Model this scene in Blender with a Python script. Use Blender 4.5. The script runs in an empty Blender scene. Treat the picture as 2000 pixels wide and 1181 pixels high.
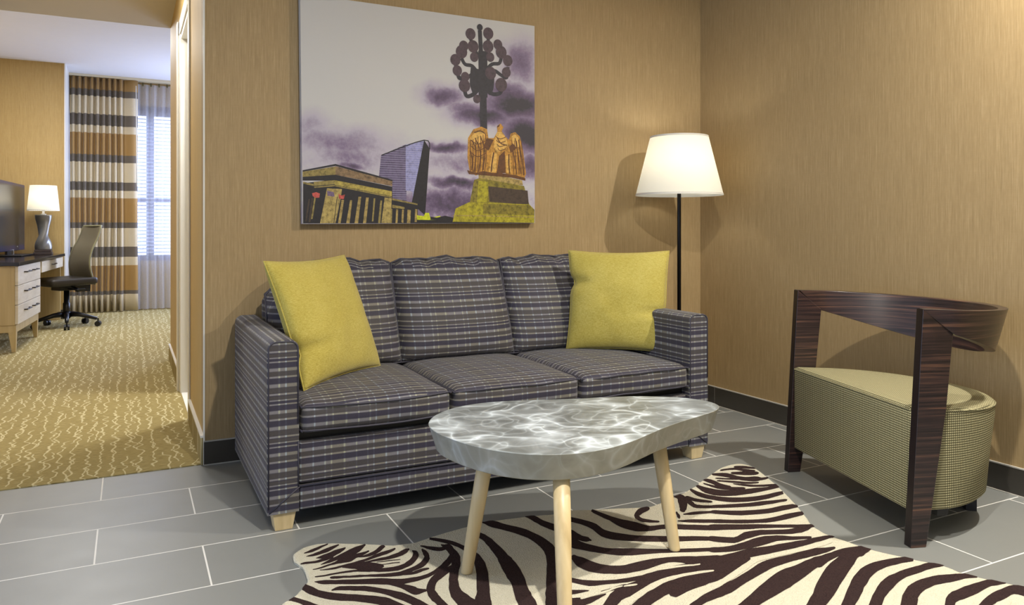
import bpy, bmesh, math, random
from math import sin, cos, pi, radians, sqrt, exp
from mathutils import Vector, Matrix, noise
from mathutils.geometry import tessellate_polygon
random.seed(7)
C = bpy.context.scene
COL = C.collection

# ------------------------------------------------------------------ camera
cam_d = bpy.data.cameras.new('camera')
cam = bpy.data.objects.new('camera', cam_d); COL.objects.link(cam)
cam.location = (-3.045, -3.54, 1.02)
cam.rotation_euler = (radians(90), 0, radians(-26.772))
cam_d.sensor_width = 36; cam_d.lens = 36 * 1483.2 / 2000
cam_d.shift_y = -(590.5 - 447.9) / 2000
cam_d.clip_start = .02
C.camera = cam

# ------------------------------------------------------------------ world, exposure
C.view_settings.view_transform = 'Standard'
C.view_settings.look = 'None'
C.view_settings.gamma = 1
C.view_settings.use_curve_mapping = False
C.view_settings.exposure = 0.0
W = bpy.data.worlds.new('world'); C.world = W; W.use_nodes = True
wn = W.node_tree.nodes; wl = W.node_tree.links
bg = wn['Background']
wtc = wn.new('ShaderNodeTexCoord'); wsep = wn.new('ShaderNodeSeparateXYZ'); wr = wn.new('ShaderNodeValToRGB')
wl.new(wtc.outputs['Generated'], wsep.inputs[0]); 
wmr = wn.new('ShaderNodeMapRange'); wmr.inputs[1].default_value = -1; wmr.inputs[2].default_value = 1
wl.new(wsep.outputs['Y'], wmr.inputs[0]); wl.new(wmr.outputs[0], wr.inputs[0])
# behind the camera the room goes on (soft neutral light); through the bedroom window a cool sky
wr.color_ramp.elements[0].position = .55; wr.color_ramp.elements[0].color = (.31, .31, .31, 1)
wr.color_ramp.elements[1].position = .66; wr.color_ramp.elements[1].color = (2.3, 2.8, 4.4, 1)
# daylight from the windows on the left, cooler than the lamps
wm2 = wn.new('ShaderNodeMapRange'); wm2.inputs[1].default_value = -.35; wm2.inputs[2].default_value = -.95; wl.new(wsep.outputs['X'], wm2.inputs[0])
wad = wn.new('ShaderNodeMix'); wad.data_type = 'RGBA'; wl.new(wm2.outputs[0], wad.inputs[0]); wl.new(wr.outputs[0], wad.inputs[6]); wad.inputs[7].default_value = (1.0, 1.25, 1.75, 1)
wl.new(wad.outputs[2], bg.inputs[0]); bg.inputs[1].default_value = 1.0

def area(name, loc, size, power, color=(1, 1, 1), rot=(0, 0, 0), shape='DISK', size_y=None, spread=None):
    d = bpy.data.lights.new(name, 'AREA'); d.energy = power; d.color = color; d.shape = shape; d.size = size
    if size_y: d.size_y = size_y
    if spread: d.spread = spread
    o = bpy.data.objects.new(name, d); COL.objects.link(o); o.location = loc; o.rotation_euler = rot
    return o
WARM = (1, .955, .87)
area('downlight_right', (-.22, -2.35, 2.585), .08, 66, WARM)
area('downlight_left', (-2.15, -2.75, 2.585), .08, 66, WARM)
area('room_fill', (-1.6, -3.6, 2.58), 1.6, 14, (1, .97, .92))  # wide soft lamp added as fill, not one of the two downlights
area('hall_light', (-3.3, 1.3, 2.58), .35, 20, (1, .98, .93))
area('bedroom_light', (-3.4, 4.6, 2.88), .8, 62, (1, .98, .95))
area('bedroom_daylight_fill', (-1.2, 6.5, 1.7), 1.6, 120, (.55, .66, 1), (radians(-78), 0, radians(-52)), 'RECTANGLE', 1.8)  # added lamp inside the bedroom, out of view, standing in for window daylight
area('bathroom_light', (-2.2, 1.3, 2.3), .3, 34, (1, 1, 1))

# ------------------------------------------------------------------ node helper
def srgb(r, g, b):
    f = lambda c: (c / 255) / 12.92 if c / 255 <= .04045 else (((c / 255) + .055) / 1.055) ** 2.4
    return (f(r), f(g), f(b), 1)
class N:
    def __init__(s, name):
        s.m = bpy.data.materials.new(name); s.m.use_nodes = True
        s.t = s.m.node_tree; s.t.nodes.clear()
        s.out = s.t.nodes.new('ShaderNodeOutputMaterial'); s.b = s.t.nodes.new('ShaderNodeBsdfPrincipled')
        s.t.links.new(s.b.outputs[0], s.out.inputs[0])
        s._tc = None
    def n(s, typ): return s.t.nodes.new(typ)
    def put(s, sock, v):
        if isinstance(v, bpy.types.NodeSocket): s.t.links.new(v, sock)
        elif isinstance(v, (tuple, list)) and len(v) == 4 and sock.type == 'VECTOR': sock.default_value = v[:3]
        else: sock.default_value = v
    def tc(s, k='Object'):
        if not s._tc: s._tc = s.n('ShaderNodeTexCoord')
        return s._tc.outputs[k]
    def m_(s, op, a, b=None, c=None, clamp=False):
        x = s.n('ShaderNodeMath'); x.operation = op; x.use_clamp = clamp
        s.put(x.inputs[0], a)
        if b is not None: s.put(x.inputs[1], b)
        if c is not None: s.put(x.inputs[2], c)
        return x.outputs[0]
    def vm(s, op, a, b):
        x = s.n('ShaderNodeVectorMath'); x.operation = op; s.put(x.inputs[0], a); s.put(x.inputs[1], b)
        return x.outputs[0]
    def xyz(s, v):
        x = s.n('ShaderNodeSeparateXYZ'); s.put(x.inputs[0], v); return x.outputs
    def comb(s, x, y, z=0.):
        c = s.n('ShaderNodeCombineXYZ'); s.put(c.inputs[0], x); s.put(c.inputs[1], y); s.put(c.inputs[2], z); return c.outputs[0]
    def noise(s, v, scale=5, detail=2, rough=.5, dist=0, out='Fac'):
        x = s.n('ShaderNodeTexNoise'); s.put(x.inputs['Vector'], v); x.inputs['Scale'].default_value = scale
        x.inputs['Detail'].default_value = detail; x.inputs['Roughness'].default_value = rough; x.inputs['Distortion'].default_value = dist
        return x.outputs[out]
    def ramp(s, f, *stops, interp='LINEAR'):
        x = s.n('ShaderNodeValToRGB'); s.put(x.inputs[0], f); e = x.color_ramp.elements; x.color_ramp.interpolation = interp
        while len(e) < len(stops): e.new(.5)
        for i, (p, c) in enumerate(stops):
            e[i].position = p; e[i].color = c if isinstance(c, tuple) else (c, c, c, 1)
        return x.outputs[0]
    def mix(s, f, a, b, typ='MIX'):
        x = s.n('ShaderNodeMix'); x.data_type = 'RGBA'; x.blend_type = typ
        s.put(x.inputs[0], f); s.put(x.inputs[6], a); s.put(x.inputs[7], b); return x.outputs[2]
    def map(s, v, scale=(1, 1, 1), loc=(0, 0, 0), rot=(0, 0, 0)):
        x = s.n('ShaderNodeMapping'); s.put(x.inputs[0], v); x.inputs['Scale'].default_value = scale
        x.inputs['Location'].default_value = loc; x.inputs['Rotation'].default_value = rot; return x.outputs[0]
    def stripe(s, c, period, off, width, soft=.12):
        # 1 inside a band of the given width that repeats every period
        p = s.m_('FRACT', s.m_('DIVIDE', s.m_('ADD', c, off + 100 * period), period))
        d = s.m_('ABSOLUTE', s.m_('SUBTRACT', p, .5))          # distance from band centre, in periods
        h = width / period / 2
        mr = s.n('ShaderNodeMapRange'); s.put(mr.inputs[0], d)
        mr.inputs[1].default_value = h * (1 - soft); mr.inputs[2].default_value = h * (1 + soft)
        mr.inputs[3].default_value = 1; mr.inputs[4].default_value = 0
        return mr.outputs[0]
    def set(s, col=None, rough=.5, metal=0, bump=None, bstr=.3, bdist=.001, spec=None, **kw):
        if col is not None: s.put(s.b.inputs['Base Color'], col)
        s.put(s.b.inputs['Roughness'], rough); s.b.inputs['Metallic'].default_value = metal
        if spec is not None: s.b.inputs['Specular IOR Level'].default_value = spec
        if bump is not None:
            b = s.n('ShaderNodeBump'); b.inputs['Strength'].default_value = bstr; b.inputs['Distance'].default_value = bdist
            s.put(b.inputs['Height'], bump); s.t.links.new(b.outputs[0], s.b.inputs['Normal'])
        for k, v in kw.items(): s.put(s.b.inputs[k.replace('_', ' ')], v)
        return s.m
def plain(name, col, rough=.5, metal=0, var=.06, vscale=8, **kw):
    a = N(name); nz = a.noise(a.tc(), vscale, 3)
    c = a.mix(a.m_('MULTIPLY', nz, 1.0), tuple(x * (1 - var) for x in col[:3]) + (1,), tuple(min(1, x * (1 + var)) for x in col[:3]) + (1,))
    return a.set(c, rough, metal, **kw)

# ------------------------------------------------------------------ materials
def m_wall(name, c1, c2, c3):
    a = N(name); P = a.tc()
    v1 = a.noise(a.map(P, (330, 330, 7)), 1, 2)              # fine vertical threads
    v2 = a.noise(a.map(P, (110, 110, 1.3)), 1, 3)
    h1 = a.noise(a.map(P, (12, 12, 330)), 1, 1)
    big = a.noise(P, .9, 2)
    f = a.m_('ADD', a.m_('MULTIPLY', v1, .62), a.m_('ADD', a.m_('MULTIPLY', v2, .20), a.m_('MULTIPLY', a.noise(a.map(P, (160, 160, 30)), 1, 2), .18)))
    col = a.ramp(f, (.36, c1), (.5, c2), (.64, c3))
    col = a.mix(a.m_('MULTIPLY', h1, .34), col, c1)
    col = a.mix(a.m_('MULTIPLY', big, .15), col, c3)
    return a.set(col, .62, bump=a.m_('ADD', v1, a.m_('MULTIPLY', h1, .6)), bstr=.12, bdist=.001)
M_WALL = m_wall('woven_tan_wallcovering', srgb(150, 126, 86), srgb(165, 140, 98), srgb(181, 156, 114))
M_WALLB = m_wall('gold_bedroom_wallcovering', srgb(174, 147, 92), srgb(188, 160, 104), srgb(198, 172, 118))
M_CEIL = plain('warm_ceiling_paint', srgb(206, 200, 184), .9, var=.02)
M_CEILW = plain('white_ceiling_paint', srgb(224, 224, 228), .9, var=.015)
M_WHITE = plain('white_satin_paint', srgb(222, 220, 212), .4, var=.02)
M_SKIRT = plain('dark_tile_skirting', srgb(66, 62, 56), .28, var=.1)
M_GROUT = plain('pale_grout', srgb(182, 178, 168), .8, var=.05)
def m_tile():
    a = N('grey_floor_tile'); P = a.tc(); x, y, z = a.xyz(P)
    PX, PY = .6135, .3063
    # rows run along x; joints stagger by half a tile from row to row
    yy = a.m_('DIVIDE', a.m_('ADD', y, 3.54 - 3.186 * 1.02 + PY * 40), PY)
    row = a.m_('FLOOR', yy); fy = a.m_('FRACT', yy)
    par = a.m_('MODULO', row, 2.)
    xx = a.m_('DIVIDE', a.m_('ADD', a.m_('ADD', x, 3.045 + .0945 + PX * 20), a.m_('MULTIPLY', par, -PX / 2)), PX)
    fx = a.m_('FRACT', xx); colid = a.m_('FLOOR', xx)
    dx = a.m_('MULTIPLY', a.m_('MINIMUM', fx, a.m_('SUBTRACT', 1, fx)), PX)
    dy = a.m_('MULTIPLY', a.m_('MINIMUM', fy, a.m_('SUBTRACT', 1, fy)), PY)
    d = a.m_('MINIMUM', dx, dy)
    g = a.m_('LESS_THAN', d, .0025)
    wn_ = a.n('ShaderNodeTexWhiteNoise'); wn_.noise_dimensions = '2D'; a.put(wn_.inputs['Vector'], a.comb(row, colid))
    tone = a.m_('MULTIPLY', wn_.outputs[0], .35)
    cl = a.noise(P, 3.5, 4)
    base = a.mix(a.m_('ADD', tone, a.m_('MULTIPLY', cl, .5)), srgb(120, 122, 119), srgb(137, 138, 134))
    col = a.mix(g, base, srgb(222, 220, 214))
    rg = a.m_('ADD', .36, a.m_('MULTIPLY', a.noise(P, 9, 3), .1))
    rgh = a.m_('ADD', rg, a.m_('MULTIPLY', g, .4))
    return a.set(col, rgh, bump=a.m_('MULTIPLY', g, -1.), bstr=.3, bdist=.001)
M_TILE = m_tile()
def m_carpet():
    a = N('gold_carpet_with_wandering_cream_lines'); P = a.tc(); x, y, z = a.xyz(P)
    total = None
    for k, (per, amp, off, thr) in enumerate([(.054, .015, 0, .34), (.083, .016, 3.3, .47)]):
        w1 = a.m_('SUBTRACT', a.noise(a.comb(a.m_('MULTIPLY', x, 4.), a.m_('MULTIPLY', y, 8.), off), 1.2, 1), .5)
        w2 = a.m_('SUBTRACT', a.noise(a.comb(a.m_('MULTIPLY', x, 11.), a.m_('MULTIPLY', y, 21.), off + 9), 1.1, 0), .5)
        sx = a.m_('ADD', a.m_('ADD', x, a.m_('MULTIPLY', w1, amp * 5)), a.m_('MULTIPLY', w2, amp * 2.4))
        ln = a.stripe(sx, per, off * .1, .0068, .5)
        cell = a.noise(a.comb(a.m_('MULTIPLY', a.m_('FLOOR', a.m_('DIVIDE', sx, per)), 7.7), a.m_('MULTIPLY', y, 4.5), off + 4), 1.0, 0)
        ms = a.ramp(cell, (thr, 0.), (thr + .03, 1.))
        v = a.m_('MULTIPLY', ln, ms)
        total = v if total is None else a.m_('MAXIMUM', total, v)
    st = a.noise(a.map(P, (30, 400, 1)), 1, 2)
    pile = a.noise(P, 500, 2)
    base = a.ramp(st, (.3, srgb(124, 110, 68)), (.5, srgb(152, 136, 88)), (.7, srgb(174, 160, 114)))
    col = a.mix(a.m_('MULTIPLY', total, a.m_('ADD', .75, a.m_('MULTIPLY', pile, .3)), clamp=True), base, srgb(204, 193, 152))
    return a.set(col, .95, bump=a.m_('ADD', pile, a.m_('ADD', st, total)), bstr=.5, bdist=.003, spec=.1)
M_CARPET = m_carpet()
def m_plaid():
    a = N('purple_grey_plaid_upholstery'); U, V, _ = a.xyz(a.tc('UV'))
    def line(c, per, pos, wd, soft=.3): return a.stripe(c, per, per / 2 - pos, wd, soft)
    def any_(*q):
        t = q[0]
        for k in q[1:]: t = a.m_('MAXIMUM', t, k)
        return t
    PV = .143
    base = a.mix(any_(line(V, PV, .049, .018), line(V, PV, .104, .020), line(V, PV, .024, .012)), srgb(52, 49, 63), srgb(67, 63, 64))
    band = any_(a.m_('MULTIPLY', line(V, PV, .002, .0046), .75), a.m_('MULTIPLY', line(V, PV, .0156, .0042), .75), a.m_('MULTIPLY', line(V, PV, .036, .0060), .8),
                a.m_('MULTIPLY', line(V, PV, .065, .0115), .72), a.m_('MULTIPLY', line(V, PV, .094, .0060), .8), a.m_('MULTIPLY', line(V, PV, .119, .0105), .72))
    PU = .152
    warp = any_(line(U, PU, .010, .0058), line(U, PU, .032, .0050), line(U, PU, .078, .0062), line(U, PU, .121, .0050))
    tint = a.mix(line(U, PU, .055, .06, .5), srgb(132, 130, 134), srgb(134, 130, 118))
    c = a.mix(band, base, tint)
    c = a.mix(a.m_('MULTIPLY', warp, .06), c, srgb(130, 138, 165))
    c = a.mix(a.m_('MULTIPLY', a.m_('MULTIPLY', warp, band), .8), c, a.mix(line(U, PU * 2, .09, .14, .1), srgb(176, 180, 150), srgb(166, 182, 192)))
    thr = a.m_('ADD', a.noise(a.comb(a.m_('MULTIPLY', U, 900.), a.m_('MULTIPLY', V, 120.), 0.), 1, 1), a.noise(a.comb(a.m_('MULTIPLY', U, 120.), a.m_('MULTIPLY', V, 900.), 0.), 1, 1))
    c = a.mix(.35, c, a.mix(a.m_('MULTIPLY', thr, .5), (0, 0, 0, 1), (1, 1, 1, 1)), 'OVERLAY')
    return a.set(c, .62, bump=thr, bstr=.25, bdist=.0006, spec=.3, Sheen_Weight=.15)
M_PLAID = m_plaid()
M_PIPE = plain('dark_purple_piping', srgb(58, 56, 68), .6)
def m_yellow():
    a = N('mustard_yellow_woven_fabric'); P = a.tc(); x, y, z = a.xyz(P)
    n1 = a.noise(a.map(P, (900, 900, 90)), 1, 1); n2 = a.noise(a.map(P, (90, 90, 900)), 1, 1); n3 = a.noise(P, 6, 3)
    f = a.m_('ADD', a.m_('MULTIPLY', n1, .4), a.m_('ADD', a.m_('MULTIPLY', n2, .4), a.m_('MULTIPLY', n3, .2)))
    c = a.ramp(f, (.35, srgb(160, 144, 60)), (.5, srgb(181, 166, 80)), (.65, srgb(200, 187, 110)))
    return a.set(c, .8, bump=a.m_('ADD', n1, n2), bstr=.35, bdist=.0012, spec=.2, Sheen_Weight=.2)
M_YEL = m_yellow()
def m_wood(name, c1, c2, c3, ax='z', rough=.4, fr=(14, 14, .8), dist=.4):
    a = N(name); P = a.tc()
    n = a.noise(a.map(P, fr), 1, 4, .55, dist); n2 = a.noise(a.map(P, tuple(f * 4 for f in fr)), 1, 2)
    f = a.m_('ADD', a.m_('MULTIPLY', n, .7), a.m_('MULTIPLY', n2, .3))
    return a.set(a.ramp(f, (.3, c1), (.5, c2), (.7, c3)), rough, bump=n2, bstr=.05)
M_LIGHTWOOD = m_wood('pale_beech_wood', srgb(188, 164, 118), srgb(210, 188, 142), srgb(222, 202, 160), rough=.38)
M_DESKWOOD = m_wood('pale_maple_veneer', srgb(176, 154, 108), srgb(192, 170, 122), srgb(204, 184, 138), rough=.4)
M_DESKFRONT = m_wood('bleached_drawer_front', srgb(196, 184, 158), srgb(212, 201, 178), srgb(222, 214, 194), rough=.4, fr=(2, 2, 14))
def m_ebony():
    a = N('striped_ebony_veneer'); P = a.tc()
    n = a.noise(a.map(P, (2.2, 2.2, 105)), 1, 3, .6, .25); n2 = a.noise(a.map(P, (5, 5, 330)), 1, 2)
    f = a.m_('ADD', a.m_('MULTIPLY', n, .75), a.m_('MULTIPLY', n2, .25))
    c = a.ramp(f, (.36, srgb(22, 16, 17)), (.48, srgb(42, 30, 30)), (.57, srgb(62, 44, 40)), (.68, srgb(106, 74, 56)))
    return a.set(c, .30, bump=n2, bstr=.04, Coat_Weight=.25, Coat_Roughness=.2)
M_EBONY = m_ebony()
M_EBEDGE = plain('near_black_wood_edge', srgb(30, 20, 20), .32)
M_BLACK = plain('matt_black', srgb(18, 17, 17), .5)
def m_weave():
    a = N('olive_gridded_upholstery'); U, V, _ = a.xyz(a.tc('UV'))
    p = .0078
    h = a.stripe(V, p, 0, p * .66, .35); w = a.stripe(U, p, 0, p * .70, .35)
    k = a.m_('MULTIPLY', h, w)
    n = a.noise(a.comb(U, V), 420, 1)
    lt = a.mix(n, srgb(168, 160, 118), srgb(202, 194, 156))
    c = a.mix(k, srgb(60, 56, 34), lt)
    return a.set(c, .85, bump=k, bstr=.6, bdist=.0015, spec=.15)
M_WEAVE = m_weave()
def m_resin():
    a = N('grey_resin_with_white_ripples'); P = a.tc()
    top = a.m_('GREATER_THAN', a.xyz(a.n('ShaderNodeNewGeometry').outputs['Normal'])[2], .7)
    nd = a.n('ShaderNodeTexNoise'); a.put(nd.inputs['Vector'], P); nd.inputs['Scale'].default_value = 5; nd.inputs['Detail'].default_value = 2
    wv = a.vm('ADD', P, a.vm('MULTIPLY', a.vm('SUBTRACT', nd.outputs['Color'], (.5, .5, .5)), (.10, .10, .10)))
    def ridge(off, sc, dist, sharp):
        n_ = a.noise(a.map(wv, (sc, sc * 1.35, sc), (off, off, off)), 1, .6, .5, dist)
        return a.m_('EXPONENT', a.m_('MULTIPLY', a.m_('ABSOLUTE', a.m_('SUBTRACT', n_, .5)), -sharp))
    r1 = a.m_('ADD', a.m_('MULTIPLY', ridge(1., 4.6, .8, 52.), .72), a.m_('MULTIPLY', ridge(7., 7.5, .7, 46.), .40))
    r2 = a.m_('ADD', a.m_('MULTIPLY', ridge(1., 4.6, .8, 11.), .16), a.m_('MULTIPLY', ridge(13., 6., .9, 50.), .40))
    gate = a.ramp(a.noise(P, 5, 2), (.35, .5), (.6, 1.))
    tot = a.m_('MULTIPLY', a.m_('ADD', r1, r2), gate, clamp=True)
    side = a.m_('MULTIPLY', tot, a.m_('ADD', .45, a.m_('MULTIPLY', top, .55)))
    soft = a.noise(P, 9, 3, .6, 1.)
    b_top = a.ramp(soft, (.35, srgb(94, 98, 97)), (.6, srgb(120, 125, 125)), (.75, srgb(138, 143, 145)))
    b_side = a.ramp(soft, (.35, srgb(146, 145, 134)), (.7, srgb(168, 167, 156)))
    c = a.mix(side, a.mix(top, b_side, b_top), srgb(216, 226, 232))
    return a.set(c, .34, spec=.35)
M_RESIN = m_resin()
def m_rug(name, c1, c2):
    a = N(name); P = a.tc(); v = a.n('ShaderNodeTexVoronoi'); a.put(v.inputs['Vector'], P); v.inputs['Scale'].default_value = 260
    n = a.noise(P, 60, 2)
    c = a.mix(a.m_('ADD', a.m_('MULTIPLY', v.outputs['Distance'], .7), a.m_('MULTIPLY', n, .4), clamp=True), c1, c2)
    return a.set(c, .95, bump=a.m_('MULTIPLY', v.outputs['Distance'], -1.), bstr=.8, bdist=.003, spec=.1)
M_RUGL = m_rug('cream_hooked_wool', srgb(224, 218, 197), srgb(196, 189, 166))
M_RUGD = m_rug('dark_brown_hooked_wool', srgb(66, 50, 48), srgb(42, 31, 31))
def m_shade(name, emis, col=(1, .97, .88)):
    # fabric lit from inside: bulb light passes through (real translucency); a weak emission is added to brighten the cloth further
    a = N(name); P = a.tc('Generated')
    a.t.nodes.remove(a.b)
    d = a.n('ShaderNodeBsdfDiffuse'); d.inputs[0].default_value = srgb(238, 234, 222)
    t = a.n('ShaderNodeBsdfTranslucent'); t.inputs[0].default_value = srgb(246, 240, 226)
    m = a.n('ShaderNodeMixShader'); m.inputs[0].default_value = .5
    g = a.n('ShaderNodeEmission'); g.inputs[0].default_value = (.98, 1, .90, 1); g.inputs[1].default_value = emis; ad = a.n('ShaderNodeAddShader')
    a.t.links.new(d.outputs[0], m.inputs[1]); a.t.links.new(t.outputs[0], m.inputs[2]); a.t.links.new(m.outputs[0], ad.inputs[0]); a.t.links.new(g.outputs[0], ad.inputs[1]); a.t.links.new(ad.outputs[0], a.out.inputs[0])
    return a.m
M_SHADE = m_shade('white_fabric_lampshade', .18)
M_METALB = plain('black_metal', srgb(22, 20, 20), .35, .6)
M_CHROME = plain('brushed_chrome', srgb(180, 180, 182), .25, 1)
M_DARKHANDLE = plain('dark_bronze_handle', srgb(52, 46, 42), .35, .7)
M_DESKTOP = plain('black_stone_top', srgb(30, 27, 27), .12)
M_SCREEN = plain('switched_off_screen', srgb(40, 42, 44), .25, var=.02)
M_TVBEZ = plain('glossy_blue_black_bezel', srgb(36, 42, 74), .25)
M_SILVER = plain('twisted_pewter_glaze', srgb(132, 130, 126), .28, .35, var=.1, vscale=5)
M_CHAIRBACK = plain('taupe_mesh', srgb(108, 100, 80), .7)
M_CHAIRRIM = plain('olive_grey_rim', srgb(128, 124, 92), .45)
M_CHAIRSEAT = plain('dark_brown_leather', srgb(42, 37, 32), .45)
M_PLASTIC = plain('black_plastic', srgb(16, 17, 22), .35)
# ------------------------------------------------------------------ object helpers
def link(name, me, mats, parent=None, label=None, smooth=False, bevel=0, kind=None, seg=2, sub=0, angle=35):
    o = bpy.data.objects.new(name, me); COL.objects.link(o)
    for m in (mats if isinstance(mats, (list, tuple)) else [mats]): me.materials.append(m)
    if smooth:
        for p in me.polygons: p.use_smooth = True
    if bevel:
        b = o.modifiers.new('bevel', 'BEVEL'); b.width = bevel; b.segments = seg; b.limit_method = 'ANGLE'; b.angle_limit = radians(30)
        for p in me.polygons: p.use_smooth = True
        w = o.modifiers.new('wn', 'WEIGHTED_NORMAL'); w.keep_sharp = True
    if sub:
        s_ = o.modifiers.new('sub', 'SUBSURF'); s_.levels = sub; s_.render_levels = sub
    if parent is not None: o.parent = parent
    if label: o['label'] = label
    if kind: o['kind'] = kind
    return o
def tag(o, label, cat, group=None):
    o['label'] = label; o['category'] = cat
    if group: o['group'] = group
    return o
def thing(name, label, cat, loc=(0, 0, 0), rz=0, group=None):
    o = bpy.data.objects.new(name, None); COL.objects.link(o); o.location = loc; o.rotation_euler = (0, 0, rz)
    o.empty_display_size = .1
    return tag(o, label, cat, group)
class B:
    "collects faces into one mesh, optional UVs in metres"
    def __init__(s): s.v = []; s.f = []; s.mi = []; s.uv = []
    def add(s, vs, fs, mi=0, uvs=None):
        o = len(s.v); s.v += [tuple(p) for p in vs]
        for k, f in enumerate(fs):
            s.f.append([o + i for i in f]); s.mi.append(mi); s.uv.append(uvs[k] if uvs else None)
        return s
    def box(s, x0, x1, y0, y1, z0, z1, mi=0):
        v = [(x, y, z) for z in (z0, z1) for y in (y0, y1) for x in (x0, x1)]
        return s.add(v, [(0, 2, 3, 1), (4, 5, 7, 6), (0, 1, 5, 4), (2, 6, 7, 3), (0, 4, 6, 2), (1, 3, 7, 5)], mi)
    def hexa(s, a, b, mi=0):
        "a, b: bottom and top quads (4 points each, counter-clockwise from above)"
        return s.add(list(a) + list(b), [(3, 2, 1, 0), (4, 5, 6, 7), (0, 1, 5, 4), (1, 2, 6, 5), (2, 3, 7, 6), (3, 0, 4, 7)], mi)
    def prism(s, poly, z0, z1, mi=0, mi_top=None):
        n = len(poly); v = [(x, y, z0) for x, y in poly] + [(x, y, z1) for x, y in poly]
        s.add(v, [tuple(range(n))[::-1]], mi); o = len(s.v) - 2 * n
        s.f.append([o + n + i for i in range(n)]); s.mi.append(mi if mi_top is None else mi_top); s.uv.append(None)
        for i in range(n):
            j = (i + 1) % n; s.f.append([o + i, o + j, o + n + j, o + n + i]); s.mi.append(mi); s.uv.append(None)
        return s
    def loft(s, rings, cap=True, mi=0, closed=True):
        n = len(rings[0]); o = len(s.v)
        for r in rings: s.v += [tuple(p) for p in r]
        for i in range(len(rings) - 1):
            for j in range(n if closed else n - 1):
                k = (j + 1) % n
                s.f.append([o + i * n + j, o + i * n + k, o + (i + 1) * n + k, o + (i + 1) * n + j]); s.mi.append(mi); s.uv.append(None)
        if cap:
            s.f.append([o + j for j in range(n)][::-1]); s.mi.append(mi); s.uv.append(None)
            s.f.append([o + (len(rings) - 1) * n + j for j in range(n)]); s.mi.append(mi); s.uv.append(None)
        return s
    def lathe(s, prof, cx=0, cy=0, n=32, mi=0, cap=True):
        return s.loft([[(cx + r * cos(2 * pi * k / n), cy + r * sin(2 * pi * k / n), z) for k in range(n)] for r, z in prof], cap, mi)
    def tube(s, pts, r, n=8, mi=0, closed=False, cap=True):
        P = [Vector(p) for p in pts]; R = r if isinstance(r, (list, tuple)) else [r] * len(P); rings = []
        m = len(P); up = Vector((0, 0, 1)); prev = None
        for i in range(m):
            a = P[(i - 1) % m] if (closed or i > 0) else P[i]; b = P[(i + 1) % m] if (closed or i < m - 1) else P[i]
            t = (b - a).normalized()
            if prev is None:
                u = t.cross(up); u = u if u.length > .1 else t.cross(Vector((1, 0, 0))); u.normalize()
            else:
                u = prev - t * prev.dot(t); u.normalize()
            prev = u; w = t.cross(u)
            rings.append([P[i] + (u * cos(2 * pi * k / n) + w * sin(2 * pi * k / n)) * R[i] for k in range(n)])
        if closed: rings.append(rings[0]); return s.loft(rings, False, mi)
        return s.loft(rings, cap, mi)
    def mesh(s, name, uvfn=None):
        me = bpy.data.meshes.new(name); me.from_pydata(s.v, [], s.f)
        for p, m in zip(me.polygons, s.mi): p.material_index = m
        bm = bmesh.new(); bm.from_mesh(me); bmesh.ops.recalc_face_normals(bm, faces=bm.faces); bm.to_mesh(me); bm.free()
        if uvfn:
            uv = me.uv_layers.new(name='UVMap')
            for p in me.polygons:
                for li in p.loop_indices:
                    uv.data[li].uv = uvfn(me.vertices[me.loops[li].vertex_index].co, p.normal)
        me.update(); return me
def obj(name, b, mats, parent=None, uvfn=None, **kw):
    if kw.get('label') is None: kw.pop('label', None)
    return link(name, b.mesh(name, uvfn), mats, parent, **kw)
def boxuv(co, n):
    ax = max(range(3), key=lambda i: abs(n[i]))
    if ax == 0: return (co.y, co.z)
    if ax == 1: return (co.x, co.z)
    return (co.x, co.y)
def struct(name, b, mats, **kw): return obj(name, b, mats, kind='structure', **kw)
def crv(P, n=6, closed=False):
    P = [Vector(p) for p in P]; m = len(P); out = []
    g = (lambda i: P[i % m]) if closed else (lambda i: P[min(max(i, 0), m - 1)])
    for i in range(m if closed else m - 1):
        a, b, c, d = g(i - 1), g(i), g(i + 1), g(i + 2)
        for k in range(n):
            t = k / n; out.append(.5 * ((2 * b) + (c - a) * t + (2 * a - 5 * b + 4 * c - d) * t * t + (3 * b - a - 3 * c + d) * t ** 3))
    if not closed: out.append(P[-1])
    return out
# ================================================================== SETTING
HZL = 2.59
XS = -2.755          # face of the hall's right-hand wall
# floor tiles of the sitting room
struct('floor', B().box(-6.5, .1, -6.5, .005, -.06, 0), M_TILE)
struct('floor.001', B().box(-4.7, XS + .001, .006, 7.4, -.06, .004).box(XS + .001, -2.62, 2.84, 7.4, -.06, .004).box(-2.62, .3, 2.84, 7.4, -.06, .004), M_CARPET)
struct('floor.002', B().box(XS + .001, -1.0, .13, 2.83, -.06, .006), plain('white_bathroom_tile', srgb(235, 235, 232), .3))
# walls of the sitting room
struct('wall_back', B().box(XS, .12, 0, .12, 0, 2.75), M_WALL)
struct('wall_right', B().box(0, .12, -6.5, -.0005, 0, 2.75), M_WALL)
struct('ceiling', B().box(-6.5, .12, -6.5, .12, HZL, 2.75).box(-4.75, XS, .12, 2.96, HZL, 2.75), M_CEIL)
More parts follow.
